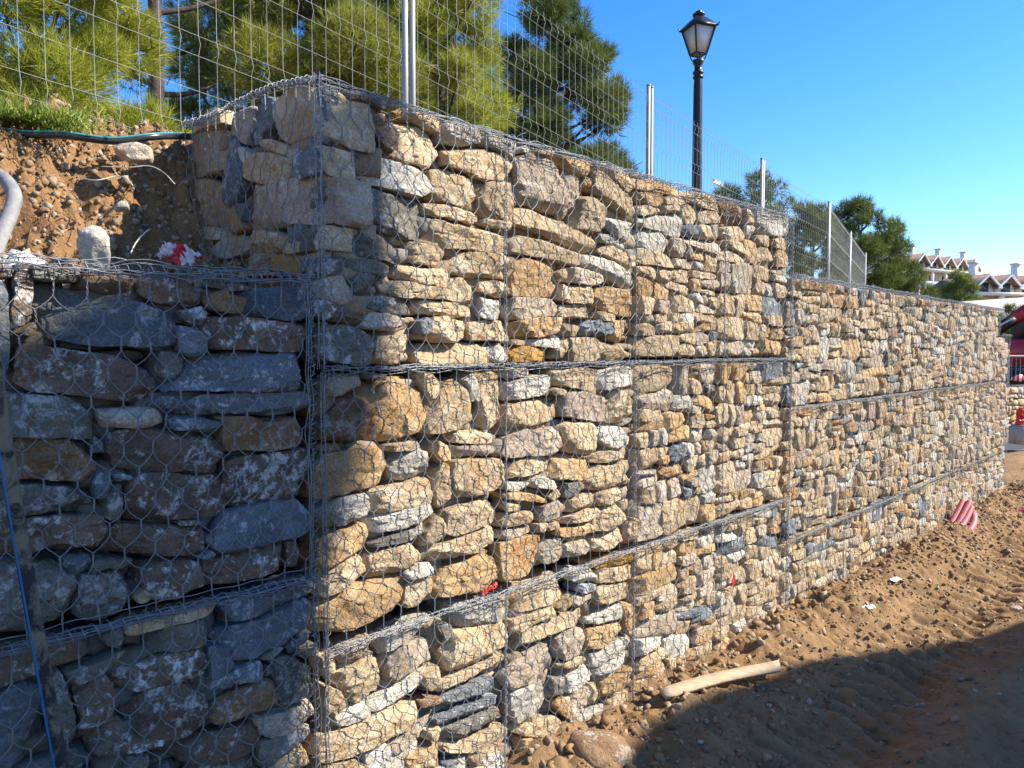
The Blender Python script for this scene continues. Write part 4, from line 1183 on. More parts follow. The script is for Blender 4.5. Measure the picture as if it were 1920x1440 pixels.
pine("pine with lit yellow foliage between the posts and the dark pine", at_h(715, 12.2, .4), 7.4, 1.7, .05, M_YEL, 44, 10000, .19, .005, 108, puff=.33, per=12, profile="broad")
pine("olive pine between the dark trunk and the corner basket", at_h(475, 11.6, .5), 7.4, 1.25, .03, M_OLI, 44, 9000, .18, .0046, 115, puff=.33, per=13, profile="broad")
pine("dark green pine with a pointed top left of the lamp", at_h(1040, 15.5, .0), 7.25, 2.35, .20, M_DRK, 62, 13000, .23, .0066, 105, puff=.235, per=12, profile="cone", extra=[(at_h(1110, 15.5, 2.6), .75), (at_h(1165, 15.5, 1.6), .6), (at_h(1060, 15.5, 3.6), .6), (at_h(1180, 15.5, .9), .5)])
pine("round topped pine just right of the lamp post", at_h(1408, 33, -2.5), 10.2, 1.95, .62, M_DRK, 22, 3000, .30, .011, 106, puff=.42, per=10, profile="round")
pine("small low treetop hard against the lamp post", at_h(1332, 36, -2.5), 9.9, 1.3, .62, M_DRK, 14, 1500, .30, .012, 107, puff=.42, per=10, profile="round")
pine("dark pine crown behind the far fence posts", at_h(1520, 30, -3), 9.0, 1.7, .35, M_DRK, 28, 4200, .30, .011, 109, puff=.36, per=10, profile="broad")
pine("large dark pine whose slope falls towards the white flats", at_h(1600, 36, -4), 11.3, 2.9, .25, M_DRK, 48, 8500, .34, .013, 110, puff=.30, per=10, profile="broad", extra=[(at_h(1690, 36, 3.6), 1.0), (at_h(1715, 36, 2.6), .9), (at_h(1660, 36, 4.6), .9)])
pine("sparse pine with an open crown before the flats", at_h(1672, 39, -4), 10.6, 1.7, .4, M_PALE, 22, 2000, .34, .013, 111, puff=.28, per=10, profile="cone")
pine("light green pine above the far wall in front of the flats", at_h(1797, 62, -6), 12.6, 3.1, .3, M_PALE, 36, 5200, .5, .02, 112, puff=.32, per=10, profile="cone")
pine("light green bush at the foot of the flats", at_h(1738, 60, -6), 10.3, 2.0, .4, M_PALE, 18, 1600, .5, .02, 113, puff=.34, per=10, profile="round")
pine("dark leafy tree behind the red excavator arm", at_h(1893, 34, -3), 5.0, 1.25, .25, M_DRK, 20, 2200, .3, .013, 114, puff=.4, per=10, profile="round")

# ================================================================== SMALL THINGS ON THE BANK
def tube_thing(name, pts, r, mat, label, cat, sides=10, n=24, group=None, rf=None):
    pts = np.array(pts, float); u = np.linspace(0, len(pts) - 1, n)
    # smooth through the points (Catmull-Rom)
    ext = np.concatenate([[2 * pts[0] - pts[1]], pts, [2 * pts[-1] - pts[-2]]])
    i = np.minimum(u.astype(int), len(pts) - 2); f = (u - i)[:, None]
    a, b, c, d = ext[i], ext[i + 1], ext[i + 2], ext[i + 3]
    P = .5 * ((2 * b) + (c - a) * f + (2 * a - 5 * b + 4 * c - d) * f ** 2 + (3 * b - a - 3 * c + d) * f ** 3)
    mb = MB(); mb.tubes(P, r if rf is None else r * rf(np.linspace(0, 1, n)), sides, cap=True)
    o = mb.build(name, mat, smooth=True, centre=True); tag(o, label, cat, group)
    return o, P
M_HOSE = simple("black_irrigation_pipe", (.03, .034, .036), .28, 0, .2, 10)
M_TEAL = simple("teal_stripe", (.05, .30, .32), .35, 0, .1, 10)
hp = [spot(-60, 250, 2.95), spot(30, 267, 3.0), spot(120, 270, 3.05), spot(210, 264, 3.12), spot(290, 256, 3.22), spot(345, 256, 3.42), spot(400, 262, 3.7)]
hp = [p_ + UP * .035 if k_ < 3 else p_ for k_, p_ in enumerate(hp)]
o, P = tube_thing("irrigation_pipe", hp, .0155, M_HOSE, "black pipe with a teal stripe lying along the top of the bank", "pipe", 10, 40)
mb = MB(); mb.tubes(P + UP * .0095 + np.array([.004, -.010, 0]), .0045, 5); mb.build("stripe", M_TEAL, o)
M_COND = simple("dusty_grey_conduit", (.22, .22, .215), .7, 0, .3, 25, .3, 60)
cp = [spot(-45, 300, 2.45), spot(-8, 325, 2.38), spot(14, 342, 2.33), spot(27, 368, 2.28), spot(20, 400, 2.22), spot(2, 440, 2.17), spot(-15, 480, 2.12)]
tube_thing("bent_conduit", cp, .0215, M_COND, "bent grey conduit sticking out of the bank at the picture's edge", "conduit", 12, 40)
# pale boulder and other single stones
def boulder(name, px, py, depth, sx, sy, sz, mat, label, seed, rot=0.0, cat="boulder"):
    V = ICO2_V.copy(); F = ICO2_F
    for _ in range(2):
        Vl = list(map(tuple, V)); F2 = []; cache = {}
        for a, b, c in F:
            m_ = []
            for x, y in ((a, b), (b, c), (c, a)):
                k_ = (min(x, y), max(x, y))
                if k_ not in cache:
                    p = np.array(Vl[x]) + np.array(Vl[y]); p /= np.linalg.norm(p); Vl.append(tuple(p)); cache[k_] = len(Vl) - 1
                m_.append(cache[k_])
            F2 += [[a, m_[0], m_[2]], [b, m_[1], m_[0]], [c, m_[2], m_[1]], m_]
        V, F = np.array(Vl), np.array(F2)
    g = np.random.default_rng(seed)
    V = np.sign(V) * np.abs(V) ** .8
    for _ in range(7):
        nr = g.normal(size=3); nr /= np.linalg.norm(nr); off = g.uniform(.62, .85); ov = np.maximum(V @ nr - off, 0); V = V - ov[:, None] * nr * .9
    V = V * (1 + .09 * fbm(V * 1.7 + seed, 3)[:, None]) * np.array([sx, sy, sz])
    V = V @ (rotz(.4) @ np.array([[math.cos(rot), 0, math.sin(rot)], [0, 1, 0], [-math.sin(rot), 0, math.cos(rot)]])).T
    o = link(name, new_mesh(name, V, F), mat, None, spot(px, py, depth)); tag(o, label, cat); return o
boulder("boulder", 182, 470, 2.55, .055, .05, .085, STONE['w'], "pale upright boulder at the foot of the earth bank", 5, -.25)
boulder("boulder", 228, 388, 2.75, .026, .024, .022, STONE['w'], "small white stone halfway up the earth bank", 6)
boulder("boulder", 250, 288, 3.1, .075, .06, .045, STONE['p'], "earthy tan rock lodged just under the black pipe", 7)
boulder("boulder", 60, 505, 2.35, .05, .04, .03, STONE['d'], "dark stone on top of the shaded basket by the card", 9)
boulder("boulder", 1120, 1420, 3.42, .16, .15, .11, STONE['k'], "big half buried earthy boulder at the foot of the wall", 8)
boulder("boulder", 1905, 1142, 5.55, .04, .04, .025, STONE['p'], "striped pale pebble lying on the sunlit track", 10)
# crumpled barrier tape
M_TAPE, nt, b_ = nodes("red_white_barrier_tape")
tc = N_(nt, "TexCoord"); wv = N_(nt, "TexWave", wave_type='BANDS'); wv.inputs["Scale"].default_value = 3.2; wv.inputs["Distortion"].default_value = 2.5
nt.links.new(tc.outputs["Object"], wv.inputs["Vector"])
nt.links.new(ramp(nt, wv.outputs["Fac"], [(.46, (.62, .02, .03)), (.54, (.72, .62, .66))]), b_.inputs["Base Color"]); b_.inputs["Roughness"].default_value = .3
def crumple(name, c, ex, ey, mat, label, cat, amp=.03, seed=1, n=26):
    u, v = np.meshgrid(np.linspace(-1, 1, n), np.linspace(-1, 1, n), indexing='ij')
    Q = np.stack([u * 1.7 + seed, v * 1.7, u * 0], -1)
    ez = np.cross(ex, ey); ez /= np.linalg.norm(ez)
    V = u[..., None] * ex * (1 + .25 * noise(Q)[..., None]) + v[..., None] * ey * (1 + .35 * noise(Q + 5)[..., None]) + (amp * (np.abs(fbm(Q * 1.3 + 9, 3)) * 1.6 - .3 + .25 * noise(Q * 4)))[..., None] * ez
    F = grid_faces(n, n)
    o = link(name, new_mesh(name, V.reshape(-1, 3), F), mat, None, c)
    md = o.modifiers.new("thickness", 'SOLIDIFY'); md.thickness = .0015
    tag(o, label, cat); return o
crumple("barrier_tape", spot(334, 478, 2.75), np.array([.075, -.01, -.022]), np.array([.012, .02, .028]), M_TAPE, "crumpled red and white plastic tape beside the corner basket", "tape", .035, 4)
# printed card
M_CARD = simple("white_card", (.74, .76, .80), .6, 0, .05, 6)
M_INK = simple("black_ink", (.01, .01, .015), .6, 0, .05, 6)
A_, B_, C_, D_ = spot(6, 489, 2.12), spot(21, 466, 2.22), spot(50, 473, 2.24), spot(84, 489, 2.18)
cen_ = (A_ + B_ + C_ + D_) / 4
card = thing("printed_card", cen_, "torn white printed card stuck behind the shaded basket's edge", "card")
nrm_ = np.cross(D_ - A_, B_ - A_); nrm_ /= np.linalg.norm(nrm_)
if nrm_ @ (-cen_ + np.array([0, 0, ZC])) < 0: nrm_ = -nrm_
low = UP * -.05
mb = MB(); q_ = [A_ + low, A_, B_, C_, D_, D_ + low]; mb.put(np.array(q_ + [x - nrm_ * .003 for x in q_]), T=[[0, 1, 2], [0, 2, 3], [0, 3, 4], [0, 4, 5], [6, 8, 7], [6, 9, 8], [6, 10, 9], [6, 11, 10]], Q=[[i, i + 6, (i + 1) % 6 + 6, (i + 1) % 6] for i in range(6)])
mb.build("sheet", M_CARD, card)
ex_ = (D_ - B_) / np.linalg.norm(D_ - B_); ey_ = np.cross(nrm_, ex_)
def letters(txt, p, size, parent):
    cu = bpy.data.curves.new("lettering", 'FONT'); cu.body = txt; cu.size = size; cu.extrude = .0004
    tmp = bpy.data.objects.new("lettering", cu); COL.objects.link(tmp)
    bpy.context.view_layer.update()
    me = bpy.data.meshes.new_from_object(tmp.evaluated_get(bpy.context.evaluated_depsgraph_get()))
    bpy.data.objects.remove(tmp); me.name = "lettering"; me.materials.clear(); me.materials.append(M_INK)
    o = bpy.data.objects.new("lettering", me); COL.objects.link(o)
    Mx = Matrix(((ex_[0], ey_[0], nrm_[0], p[0]), (ex_[1], ey_[1], nrm_[1], p[1]), (ex_[2], ey_[2], nrm_[2], p[2]), (0, 0, 0, 1)))
    bpy.context.view_layer.update()
    o.parent = parent; o.matrix_parent_inverse = parent.matrix_world.inverted(); o.matrix_world = Mx
letters("CF", A_ * .35 + B_ * .65 - ey_ * .012 + nrm_ * .002 + ex_ * .004, .022, card)
letters("O7", B_ * .78 + D_ * .22 - ey_ * .012 + nrm_ * .002, .022, card)
mb = MB(); m0 = B_ * .60 + D_ * .40 + nrm_ * .002; mb.tubes(np.array([m0 - ey_ * .004, m0 + ex_ * .014 - ey_ * .03]), .0014, 4); mb.build("printed_rule", M_INK, card)
# thin pale roots and strings on the bank
M_STR = simple("pale_string", (.62, .55, .42), .8, 0, .1, 20)
tube_thing("pale_string", [spot(150, 333, 2.9), spot(180, 338, 2.84), spot(215, 331, 2.9), spot(235, 333, 2.88), spot(249, 348, 2.82)], .002, M_STR, "thin pale string curled on the middle of the bank", "string", 5, 30)
tube_thing("pale_string", [spot(190, 312, 2.98), spot(240, 314, 2.93), spot(278, 311, 2.95), spot(305, 322, 2.92), spot(328, 345, 2.9)], .002, M_STR, "longer pale string arching across the upper bank", "string", 5, 30)
tube_thing("dry_stem", [spot(245, 475, 2.62), spot(255, 455, 2.66), spot(272, 436, 2.7), spot(281, 430, 2.72)], .0025, M_STR, "dry straw stem leaning out of the bank beside the tape", "stem", 5, 16)
# path edge and grass at the far left
M_CONC = simple("rough_concrete", (.40, .385, .36), .95, 0, .2, 30, .9, 60)
mb = MB()
q0, q1 = spot(-260, 190, 2.95), spot(150, 243, 4.1)
ax_ = q1 - q0; ax_[2] = 0; Lk = np.linalg.norm(ax_); rk = frame_rot(ax_)
nb = 60; uu, vv = np.meshgrid(np.linspace(0, 1, nb), np.linspace(0, 1, 9), indexing='ij')
Z_ = ZC + 1.015 + .012 * fbm(np.stack([uu * 20, vv * 4, 0 * uu], -1), 3) - .10 * (vv < .06)
V = q0[None, None] * np.array([1, 1, 0]) + (uu * Lk)[..., None] * rk[:, 0] + ((vv - .1) * .55)[..., None] * rk[:, 1] + Z_[..., None] * UP
o = add("path", V.reshape(-1, 3), grid_faces(nb, 9), M_CONC); tag(o, "strip of grey gravelly path behind the near fence panel", "path", kind="structure")
M_GRASS = leaf_mat("grass", (.12, .19, .025), (.30, .38, .06), .4)
g = np.random.default_rng(77); k = 2600
cx = np.concatenate([spot(60, 245, 3.05)[None] + g.normal(0, 1, (1700, 3)) * np.array([.13, .09, 0]), spot(5, 235, 3.0)[None] + g.normal(0, 1, (900, 3)) * np.array([.10, .08, 0])])
cx[:, 2] = ZC + .905 + .02 * g.random(k)
hgt = .03 + .05 * g.random(k); dr = g.normal(0, .5, (k, 3)); dr[:, 2] = 1; dr /= np.linalg.norm(dr, axis=1)[:, None]
sd = np.cross(dr, g.normal(size=(k, 3))); sd /= np.linalg.norm(sd, axis=1)[:, None]
V = np.stack([cx - sd * .003, cx + sd * .003, cx + dr * hgt[:, None]], 1).reshape(-1, 3)
o = add("grass", V, np.arange(3 * k).reshape(-1, 3), M_GRASS, smooth=False); tag(o, "tuft of bright green grass above the black pipe", "grass", kind="stuff")
# white plastic scrap caught on the fence
M_PLAS = simple("white_plastic", (.80, .79, .76), .4, 0, .05, 6)
crumple("plastic_scrap", spot(1344, 343, 9.35), np.array([.065, .05, -.01]), np.array([-.01, 0, .03]), M_PLAS, "white plastic scrap caught on the fence beyond the lamp", "plastic scrap", .03, 8, 16)

# ================================================================== SMALL THINGS IN FRONT OF THE WALL
M_MUD, nt, b_ = nodes("muddy_black_pipe")
v_, _ = obj_vec(nt, False)
nt.links.new(mix(nt, ramp(nt, tex_noise(nt, v_, 9, 6, .7, .6), [(.45, 0.0), (.55, 1.0)]), (.02, .022, .025), (.20, .165, .11)), b_.inputs["Base Color"]); b_.inputs["Roughness"].default_value = .75
bump(nt, b_, tex_noise(nt, v_, 60, 6, .7), .7, .008)
M_BLUE = simple("blue_stripe", (.02, .16, .38), .45, 0, .1, 10)
rp = [wall_hit(-30, 560, .10), wall_hit(8, 830, .09), wall_hit(50, 1080, .08), wall_hit(112, 1430, .06)]
rp.append(rp[-1] + (rp[-1] - rp[-2]) * 2.0)
o, P = tube_thing("leaning_pipe", rp, .0185, M_MUD, "muddy black pipe with a blue stripe leaning on the shaded baskets", "pipe", 12, 60)
mb = MB(); mb.tubes(P - np.array([0.004, .0165, 0]), .0040, 5); mb.build("stripe", M_BLUE, o)
# plank
M_WOOD, nt, b_ = nodes("weathered_plank")
v_, _ = obj_vec(nt, False)
mp = N_(nt, "Mapping"); mp.inputs["Scale"].default_value = (2, 30, 30); nt.links.new(v_, mp.inputs["Vector"])
nt.links.new(ramp(nt, tex_noise(nt, mp.outputs[0], 2.5, 6, .6), [(.3, (.30, .21, .12)), (.7, (.50, .40, .27))]), b_.inputs["Base Color"]); b_.inputs["Roughness"].default_value = .85
bump(nt, b_, tex_noise(nt, mp.outputs[0], 4, 6, .6), .5, .006)
pa, pb = spot(1243, 1302, 3.86), spot(1465, 1246, 4.36)
Lp = np.linalg.norm(pb - pa); rt_ = frame_rot(pb - pa, np.array([.15, -.35, 1.0]))
nb = 16; bm = MB()
for i in range(1): pass
xs = np.linspace(0, Lp, nb); prof = np.array([[-.036, -.010], [-.034, .010], [.034, .011], [.038, -.009]])
V = []
for i, x in enumerate(xs):
    wob = .006 * math.sin(x * 5); w_ = 1 - .25 * (i == 0)
    cut = .05 * (i == nb - 1)
    for j, (y, z) in enumerate(prof): V.append([x - (cut * (j in (0, 1))), y * w_ + wob, z + .012 * math.sin(x / Lp * math.pi)])
V = np.array(V) @ rt_.T
F = [[i * 4 + j, i * 4 + (j + 1) % 4, i * 4 + 4 + (j + 1) % 4, i * 4 + 4 + j] for i in range(nb - 1) for j in range(4)] + [[3, 2, 1, 0], [(nb - 1) * 4 + j for j in range(4)]]
plank = link("plank", new_mesh("plank", V, np.array(F), False), M_WOOD, None, pa)
tag(plank, "pale weathered plank lying at the edge of the shadow", "plank")
# bundle of red conduits tied to the wall
M_RED = simple("dusty_red_conduit", (.50, .13, .15), .5, 0, .15, 14)
M_RED2 = simple("red_conduit", (.34, .035, .06), .4, 0, .2, 14)
M_BORE_SHADE = simple("painted_bore_shade", (.02, .01, .01), .9, 0, .1, 5)  # near black for the shade inside an open pipe end
def conduit(pts, r, mat, label, group, n=36):
    o, P = tube_thing("red_conduit", pts, r, mat, label, "conduit", 12, n, group, lambda u: 1 + .0 * u)
    e = P[0] - P[1]; e /= np.linalg.norm(e)
    mb = MB(); mb.tubes(np.array([P[0] + e * .001, P[0] + e * .004]), r * .78, 12, cap=True); mb.build("bore_shade_disc", M_BORE_SHADE, o)  # dark disc on the closed end paints the shaded hollow
    return o
zb = 8.05
G_ = "red conduits tied in a bundle"
conduit([spot(1806, 938, 8.3), spot(1795, 962, 8.2), spot(1782, 985, 8.1), spot(1771, 1006, 8.0)], .033, M_RED, "red conduit nearest the wall in the tied bundle", G_)
conduit([spot(1818, 941, 8.25), spot(1806, 965, 8.15), spot(1793, 988, 8.05), spot(1781, 1008, 7.95)], .033, M_RED, "second red conduit in the tied bundle, lying beside the first", G_)
conduit([spot(1822, 951, 8.2), spot(1812, 972, 8.1), spot(1800, 992, 8.0), spot(1789, 1008, 7.92)], .031, M_RED, "short red conduit on top of the tied bundle", G_)
conduit([spot(1826, 964, 8.15), spot(1825, 982, 8.05), spot(1814, 1000, 7.95), spot(1798, 1011, 7.88)], .036, M_RED, "curved outermost red conduit bowing away from the wall", G_)
mb = MB(); c_ = spot(1782, 996, 8.0); an = np.linspace(0, 2 * math.pi, 26)
P = c_ + np.outer(np.cos(an) * .10, [.75, -.45, -.25]) + np.outer(np.sin(an) * .07, [-.1, -.5, .75]); mb.tubes(P, .006, 5)
tag(mb.build("tie_cord", M_STR, smooth=True, centre=True), "pale cord tied round the bundle of red conduits", "cord")
G2 = "loose red conduits by the far track"
conduit([spot(1858, 952, 9.3), spot(1876, 957, 9.2), spot(1900, 963, 9.1), spot(1960, 968, 8.9)], .032, M_RED2, "dark red conduit end pointing at the wall, upper loose one", G2)
conduit([spot(1852, 962, 9.1), spot(1880, 964, 9.0), spot(1905, 961, 9.0), spot(1970, 952, 8.9)], .034, M_RED2, "pink edged conduit crossing beneath the other loose one", G2)
conduit([spot(1880, 948, 9.7), spot(1905, 943, 9.6), spot(1960, 940, 9.5)], .032, M_RED2, "loose red conduit lying behind the crossing pair", G2)
conduit([spot(1901, 908, 11.2), spot(1925, 914, 11.0), spot(1990, 928, 10.8)], .05, M_RED2, "separate red conduit farther along the track", G2)
# scraps of paper
for px, py, dp, sd_, lb in ((1679, 1092, 6.05, 3, "white paper scrap on the earth under the wall"), (1752, 1112, 5.95, 5, "long pale scrap lying on the sunlit track"), (1628, 1150, 5.4, 7, "crumpled pale scrap on the slope above the tyre marks")):
    pt = spot(px, py, dp)
    rel = pt - P0; t_ = rel @ D; a_ = rel @ N
    pt[2] = ZC + float(track_h(np.array([t_]), np.array([a_]))[0]) + .012
    crumple("paper_scrap", pt, np.array([.045, .02, .004]), np.array([-.012, .02, .004]), M_PLAS, lb, "paper scrap", .012, sd_, 12)
M_RTAPE = simple("red_tape_scrap", (.45, .03, .02), .5, 0, .1, 9)
crumple("tape_scrap", wall_hit(917, 1105, .012), D * .045 + UP * .012, UP * .012, M_RTAPE, "dark red tape scrap caught in the sunlit selvedge", "tape scrap", .01, 12, 12)
crumple("tape_scrap", wall_hit(1376, 1090, .004), D * .02 + UP * .02, UP * .03 - D * .01, M_RTAPE, "small orange red scrap stuck on a pale stone", "tape scrap", .006, 13, 10)

# ================================================================== FAR THINGS
M_CREAM = simple("cream_render", (.66, .58, .45), .9, 0, .05, .3)
M_WHITE = simple("white_render", (.80, .78, .74), .9, 0, .04, .3)
M_PEACH = simple("peach_render", (.62, .40, .25), .9, 0, .06, .3)
M_TILE = simple("brown_roof_tiles", (.155, .105, .085), .9, 0, .25, 3, .5, 6)
M_GLASS = simple("dark_window_glass", (.03, .05, .06), .15, 0, .1, .5)
M_SHUT = simple("green_shutter", (.08, .16, .14), .6, 0, .1, 1)
M_RAIL = simple("brown_railing", (.20, .10, .08), .6, 0, .1, 1)
def flats(px0, px1, py_eave, depth, label, n, turn, rows, rail, py_base=655):
    """stepped hillside flats: gables along the top, columns and parapets below"""
    A = spot(px0, py_eave, depth); B = spot(px1, py_eave, depth + turn)
    zE = A[2]; A = A * np.array([1, 1, 0]); B = B * np.array([1, 1, 0])
    ex = B - A; L = np.linalg.norm(ex); ex /= L; ey = np.cross(UP, ex)
    if ey @ A < 0: ey = -ey
    root = thing("block_of_flats", A + UP * 0, label, "building", "flats on the hillside")
    def bx(name, x0, x1, y0, y1, z0, z1, mat, par=root):
        c = A + ex * (x0 + x1) / 2 + ey * (y0 + y1) / 2 + UP * (z0 + z1) / 2
        mb = MB(); mb.box(c, (x1 - x0, y1 - y0, z1 - z0), np.stack([ex, ey, UP], 1)); return mb.build(name, mat, par, centre=True)
    fh = 2.9; z0 = zE - fh * rows
    bx("wall", 0, L, 1.6, 9, ZC - 8, zE, M_CREAM)
    bw = L / n
    for r in range(rows):
        zb_ = zE - fh * (r + 1)
        sl = bx("balcony_slab", -.2, L + .2, 0, 1.6, zb_ - .2, zb_ + .05, M_WHITE)
        if r == 0 and rail: bx("railing", 0, L, .05, .12, zb_ + .05, zb_ + 1.0, M_RAIL, sl)
        else: bx("parapet", 0, L * .96, .0, .15, zb_ + .05, zb_ + .95, M_WHITE, sl)
        for i in range(n + 1):
            bx("column", i * bw - .2, i * bw + .2, .2, .6, zb_ + .05, zb_ + fh - .2, M_WHITE)
        for i in range(n):
            w = bx("window", i * bw + bw * .28, i * bw + bw * .72, 1.55, 1.62, zb_ + .1, zb_ + 2.2, M_GLASS if (i + r) % 3 else M_SHUT)
            if (i + r) % 4 == 1: bx("painted_bay", i * bw + .3, i * bw + bw * .25, 1.5, 1.62, zb_ + .05, zb_ + fh - .2, M_PEACH)
    bx("eave_slab", -.3, L + .3, -.1, 2.0, zE - .2, zE + .1, M_WHITE)
    gh = bw * .42
    for i in range(n):                                     # gabled dormers with open terraces
        x0 = i * bw
        mb = MB(); mb.prism([(x0 + .15, 0), (x0 + bw - .15, 0), (x0 + bw / 2, gh)], ex, UP, ey, A + UP * (zE + .7) + ey * 1.4, 5); mb.build("gable", M_CREAM, root)
        bx("terrace_wall", x0 + .2, x0 + bw - .2, 1.4, 6.4, zE + .1, zE + .7, M_CREAM)
        wd = bx("window", x0 + bw * .3, x0 + bw * .7, 1.3, 1.42, zE + .15, zE + .7 + gh * .45, M_GLASS)
        rf = MB()
        for sgn in (0, 1):
            p0 = (x0 - .25 if sgn == 0 else x0 + bw + .25); p1 = x0 + bw / 2
            Vv = [A + ex * p0 + UP * (zE + .58) + ey * .7, A + ex * p1 + UP * (zE + .8 + gh) + ey * .7, A + ex * p1 + UP * (zE + .8 + gh) + ey * 7, A + ex * p0 + UP * (zE + .58) + ey * 7]
            rf.put(np.array(Vv + [v + UP * .22 for v in Vv]), Q=[[0, 1, 2, 3], [7, 6, 5, 4], [0, 4, 5, 1], [1, 5, 6, 2], [2, 6, 7, 3], [3, 7, 4, 0]])
        ro = rf.build("roof", M_TILE, root)
        vb = MB()
        for p0 in (x0 - .25, x0 + bw + .25):
            vb.tubes(np.array([A + ex * p0 + UP * (zE + .62) + ey * .62, A + ex * (x0 + bw / 2) + UP * (zE + .86 + gh) + ey * .62]), .14, 4)
        vb.build("verge", M_WHITE, ro)
        if i % 2 == 0 or i == n - 1:
            cx0 = x0 + bw * .5; ch = bx("chimney", cx0 - .3, cx0 + .3, 2.5, 3.2, zE + gh * .5, zE + gh + 2.3, M_WHITE)
            bx("chimney_cap", cx0 - .4, cx0 + .4, 2.4, 3.3, zE + gh + 2.3, zE + gh + 2.5, M_CREAM, ch)
    mb = MB(); mb.prism([(1.5, 0), (9.2, 0), (6, 1.6)], ey, UP, ex, A + UP * (zE + .3) , L); mb.build("main_roof", M_TILE, root)
    return root
flats(1727, 1848, 503, 120, "upper cream block of flats with five brown gables", 5, 10, 3, False)
flats(1843, 1965, 549, 82, "lower white block of flats at the picture's edge", 3, 2, 3, True)
# low white gabled house
def gabled_house(px, py_ridge, depth, w, dpt, wall_h, label, yaw):
    c = spot(px, py_ridge, depth); zr = c[2]; rt = rotz(yaw); ex, ey = rt[:, 0], rt[:, 1]
    gh = w * .27; ze = zr - gh; base = np.array([c[0], c[1], ze - wall_h])
    root = thing("house", base, label, "house")
    mb = MB(); mb.prism([(-w / 2, 0), (w / 2, 0), (w / 2, wall_h), (0, wall_h + gh), (-w / 2, wall_h)], ex, UP, ey, base, dpt); mb.build("wall", M_WHITE, root)
    mb = MB()
    for s in (-1, 1):
        V = [base + ex * s * (w / 2 + .5) + UP * (wall_h - .25) - ey * .5, base + UP * (wall_h + gh + .02) - ey * .5, base + UP * (wall_h + gh + .02) + ey * (dpt + .5), base + ex * s * (w / 2 + .5) + UP * (wall_h - .25) + ey * (dpt + .5)]
        mb.put(np.array(V + [v + UP * .2 for v in V]), Q=[[0, 1, 2, 3], [7, 6, 5, 4], [0, 4, 5, 1], [1, 5, 6, 2], [2, 6, 7, 3], [3, 7, 4, 0]])
    mb.build("roof", simple("grey_roof", (.35, .34, .32), .9, 0, .15, 2), root)
    for x in (-w * .25, w * .2):
        mb = MB(); mb.box(base + ex * x + UP * (wall_h * .45) - ey * .03, (w * .16, .1, wall_h * .35), rt); mb.build("window", M_GLASS, root)
gabled_house(1935, 562, 55, 6.5, 6, 4, "white house with a plain grey gable behind the excavator arm", .35)
# excavator
M_MRED = simple("machine_red", (.38, .02, .03), .4, 0, .1, 2)
M_MBLK = simple("machine_black", (.012, .012, .015), .5, 0, .2, 3)
M_STEEL = simple("machine_grey", (.35, .36, .38), .45, .4, .15, 3)
zx = 22.0
ex0 = spot(1955, 745, zx)
exc = thing("excavator", ex0, "dark red excavator with a raised black and red arm", "excavator")
mb = MB(); e0, e1 = spot(1872, 618, zx), spot(1907, 594, zx)
mb.tubes(np.array([e0, e1]), np.array([.14, .19]), 4, cap=True); arm = mb.build("arm", M_MBLK, exc)
mb = MB(); e2 = spot(1965, 558, zx); mb.tubes(np.array([spot(1900, 599, zx - .02), e2]), np.array([.19, .24]), 4, cap=True); mb.build("arm_sleeve", M_MRED, arm)
mb = MB(); mb.tubes(np.array([spot(1874, 611, zx - .2), spot(1897, 598, zx - .2)]), .03, 6); mb.build("ram", M_STEEL, arm)
mb = MB(); mb.tubes(np.array([e2, spot(2010, 600, zx), spot(1985, 650, zx)]), .2, 4, cap=True); mb.build("boom", M_MBLK, exc)
c_ = spot(1940, 660, zx); mb = MB(); mb.box(c_, (1.35, 1.8, .75)); bod = mb.build("body", M_MRED, exc)
mb = MB(); mb.box(c_ + np.array([.2, .2, .8]), (.75, 1.2, .9)); cab = mb.build("cab", M_MBLK, exc)
mb = MB(); mb.box(c_ + np.array([.2, -.42, .85]), (.6, .05, .6)); mb.build("cab_window", M_GLASS, cab)
for s in (-.75, .75):
    mb = MB(); mb.prism([(-1.2, -.3), (1.2, -.3), (1.4, 0), (1.2, .3), (-1.2, .3), (-1.4, 0)], (1, 0, 0), UP, (0, 1, 0), c_ + np.array([0, s - .25, -.75]), .5); mb.build("track", M_MBLK, exc)
# low far gabion, steel barrier, tape, bag, kerb blocks, road
M_ASPH = simple("asphalt", (.045, .05, .06), .9, 0, .2, 3, .4, 30)
rd = [spot(1880, 815, 17), spot(2300, 815, 17), spot(2300, 882, 12), spot(1886, 882, 12)]
zr_ = ZC - 2.075
nb = 12
u_, v__ = np.meshgrid(np.linspace(0, 1, nb), np.linspace(0, 1, nb), indexing='ij')
rc = [np.array([p[0], p[1], 0]) for p in rd]
V = ((rc[0][None, None] * (1 - u_[..., None]) + rc[1] * u_[..., None]) * (1 - v__[..., None]) + (rc[3][None, None] * (1 - u_[..., None]) + rc[2] * u_[..., None]) * v__[..., None])
tt_ = (V - P0) @ D; av_ = (V - P0) @ N
V[..., 2] = ZC + track_h(tt_, av_).max() * 0 + ZC * 0 + (-2.03 + .06)
tag(add("road", V.reshape(-1, 3), grid_faces(nb, nb), M_ASPH), "dark asphalt road beyond the end of the wall", "road", kind="structure")
g = np.random.default_rng(90)
fw0, fw1 = spot(1880, 760, 16.2), spot(2060, 760, 19.0)
fx = fw1 - fw0; fx[2] = 0; FL = np.linalg.norm(fx); fx /= FL; fn = np.array([fx[1], -fx[0], 0])
lw = thing("gabion_basket", (fw0 + fw1) / 2 * np.array([1, 1, 0]), "low distant gabion beyond the end of the main wall", "gabion", "wire baskets of the gabion wall")
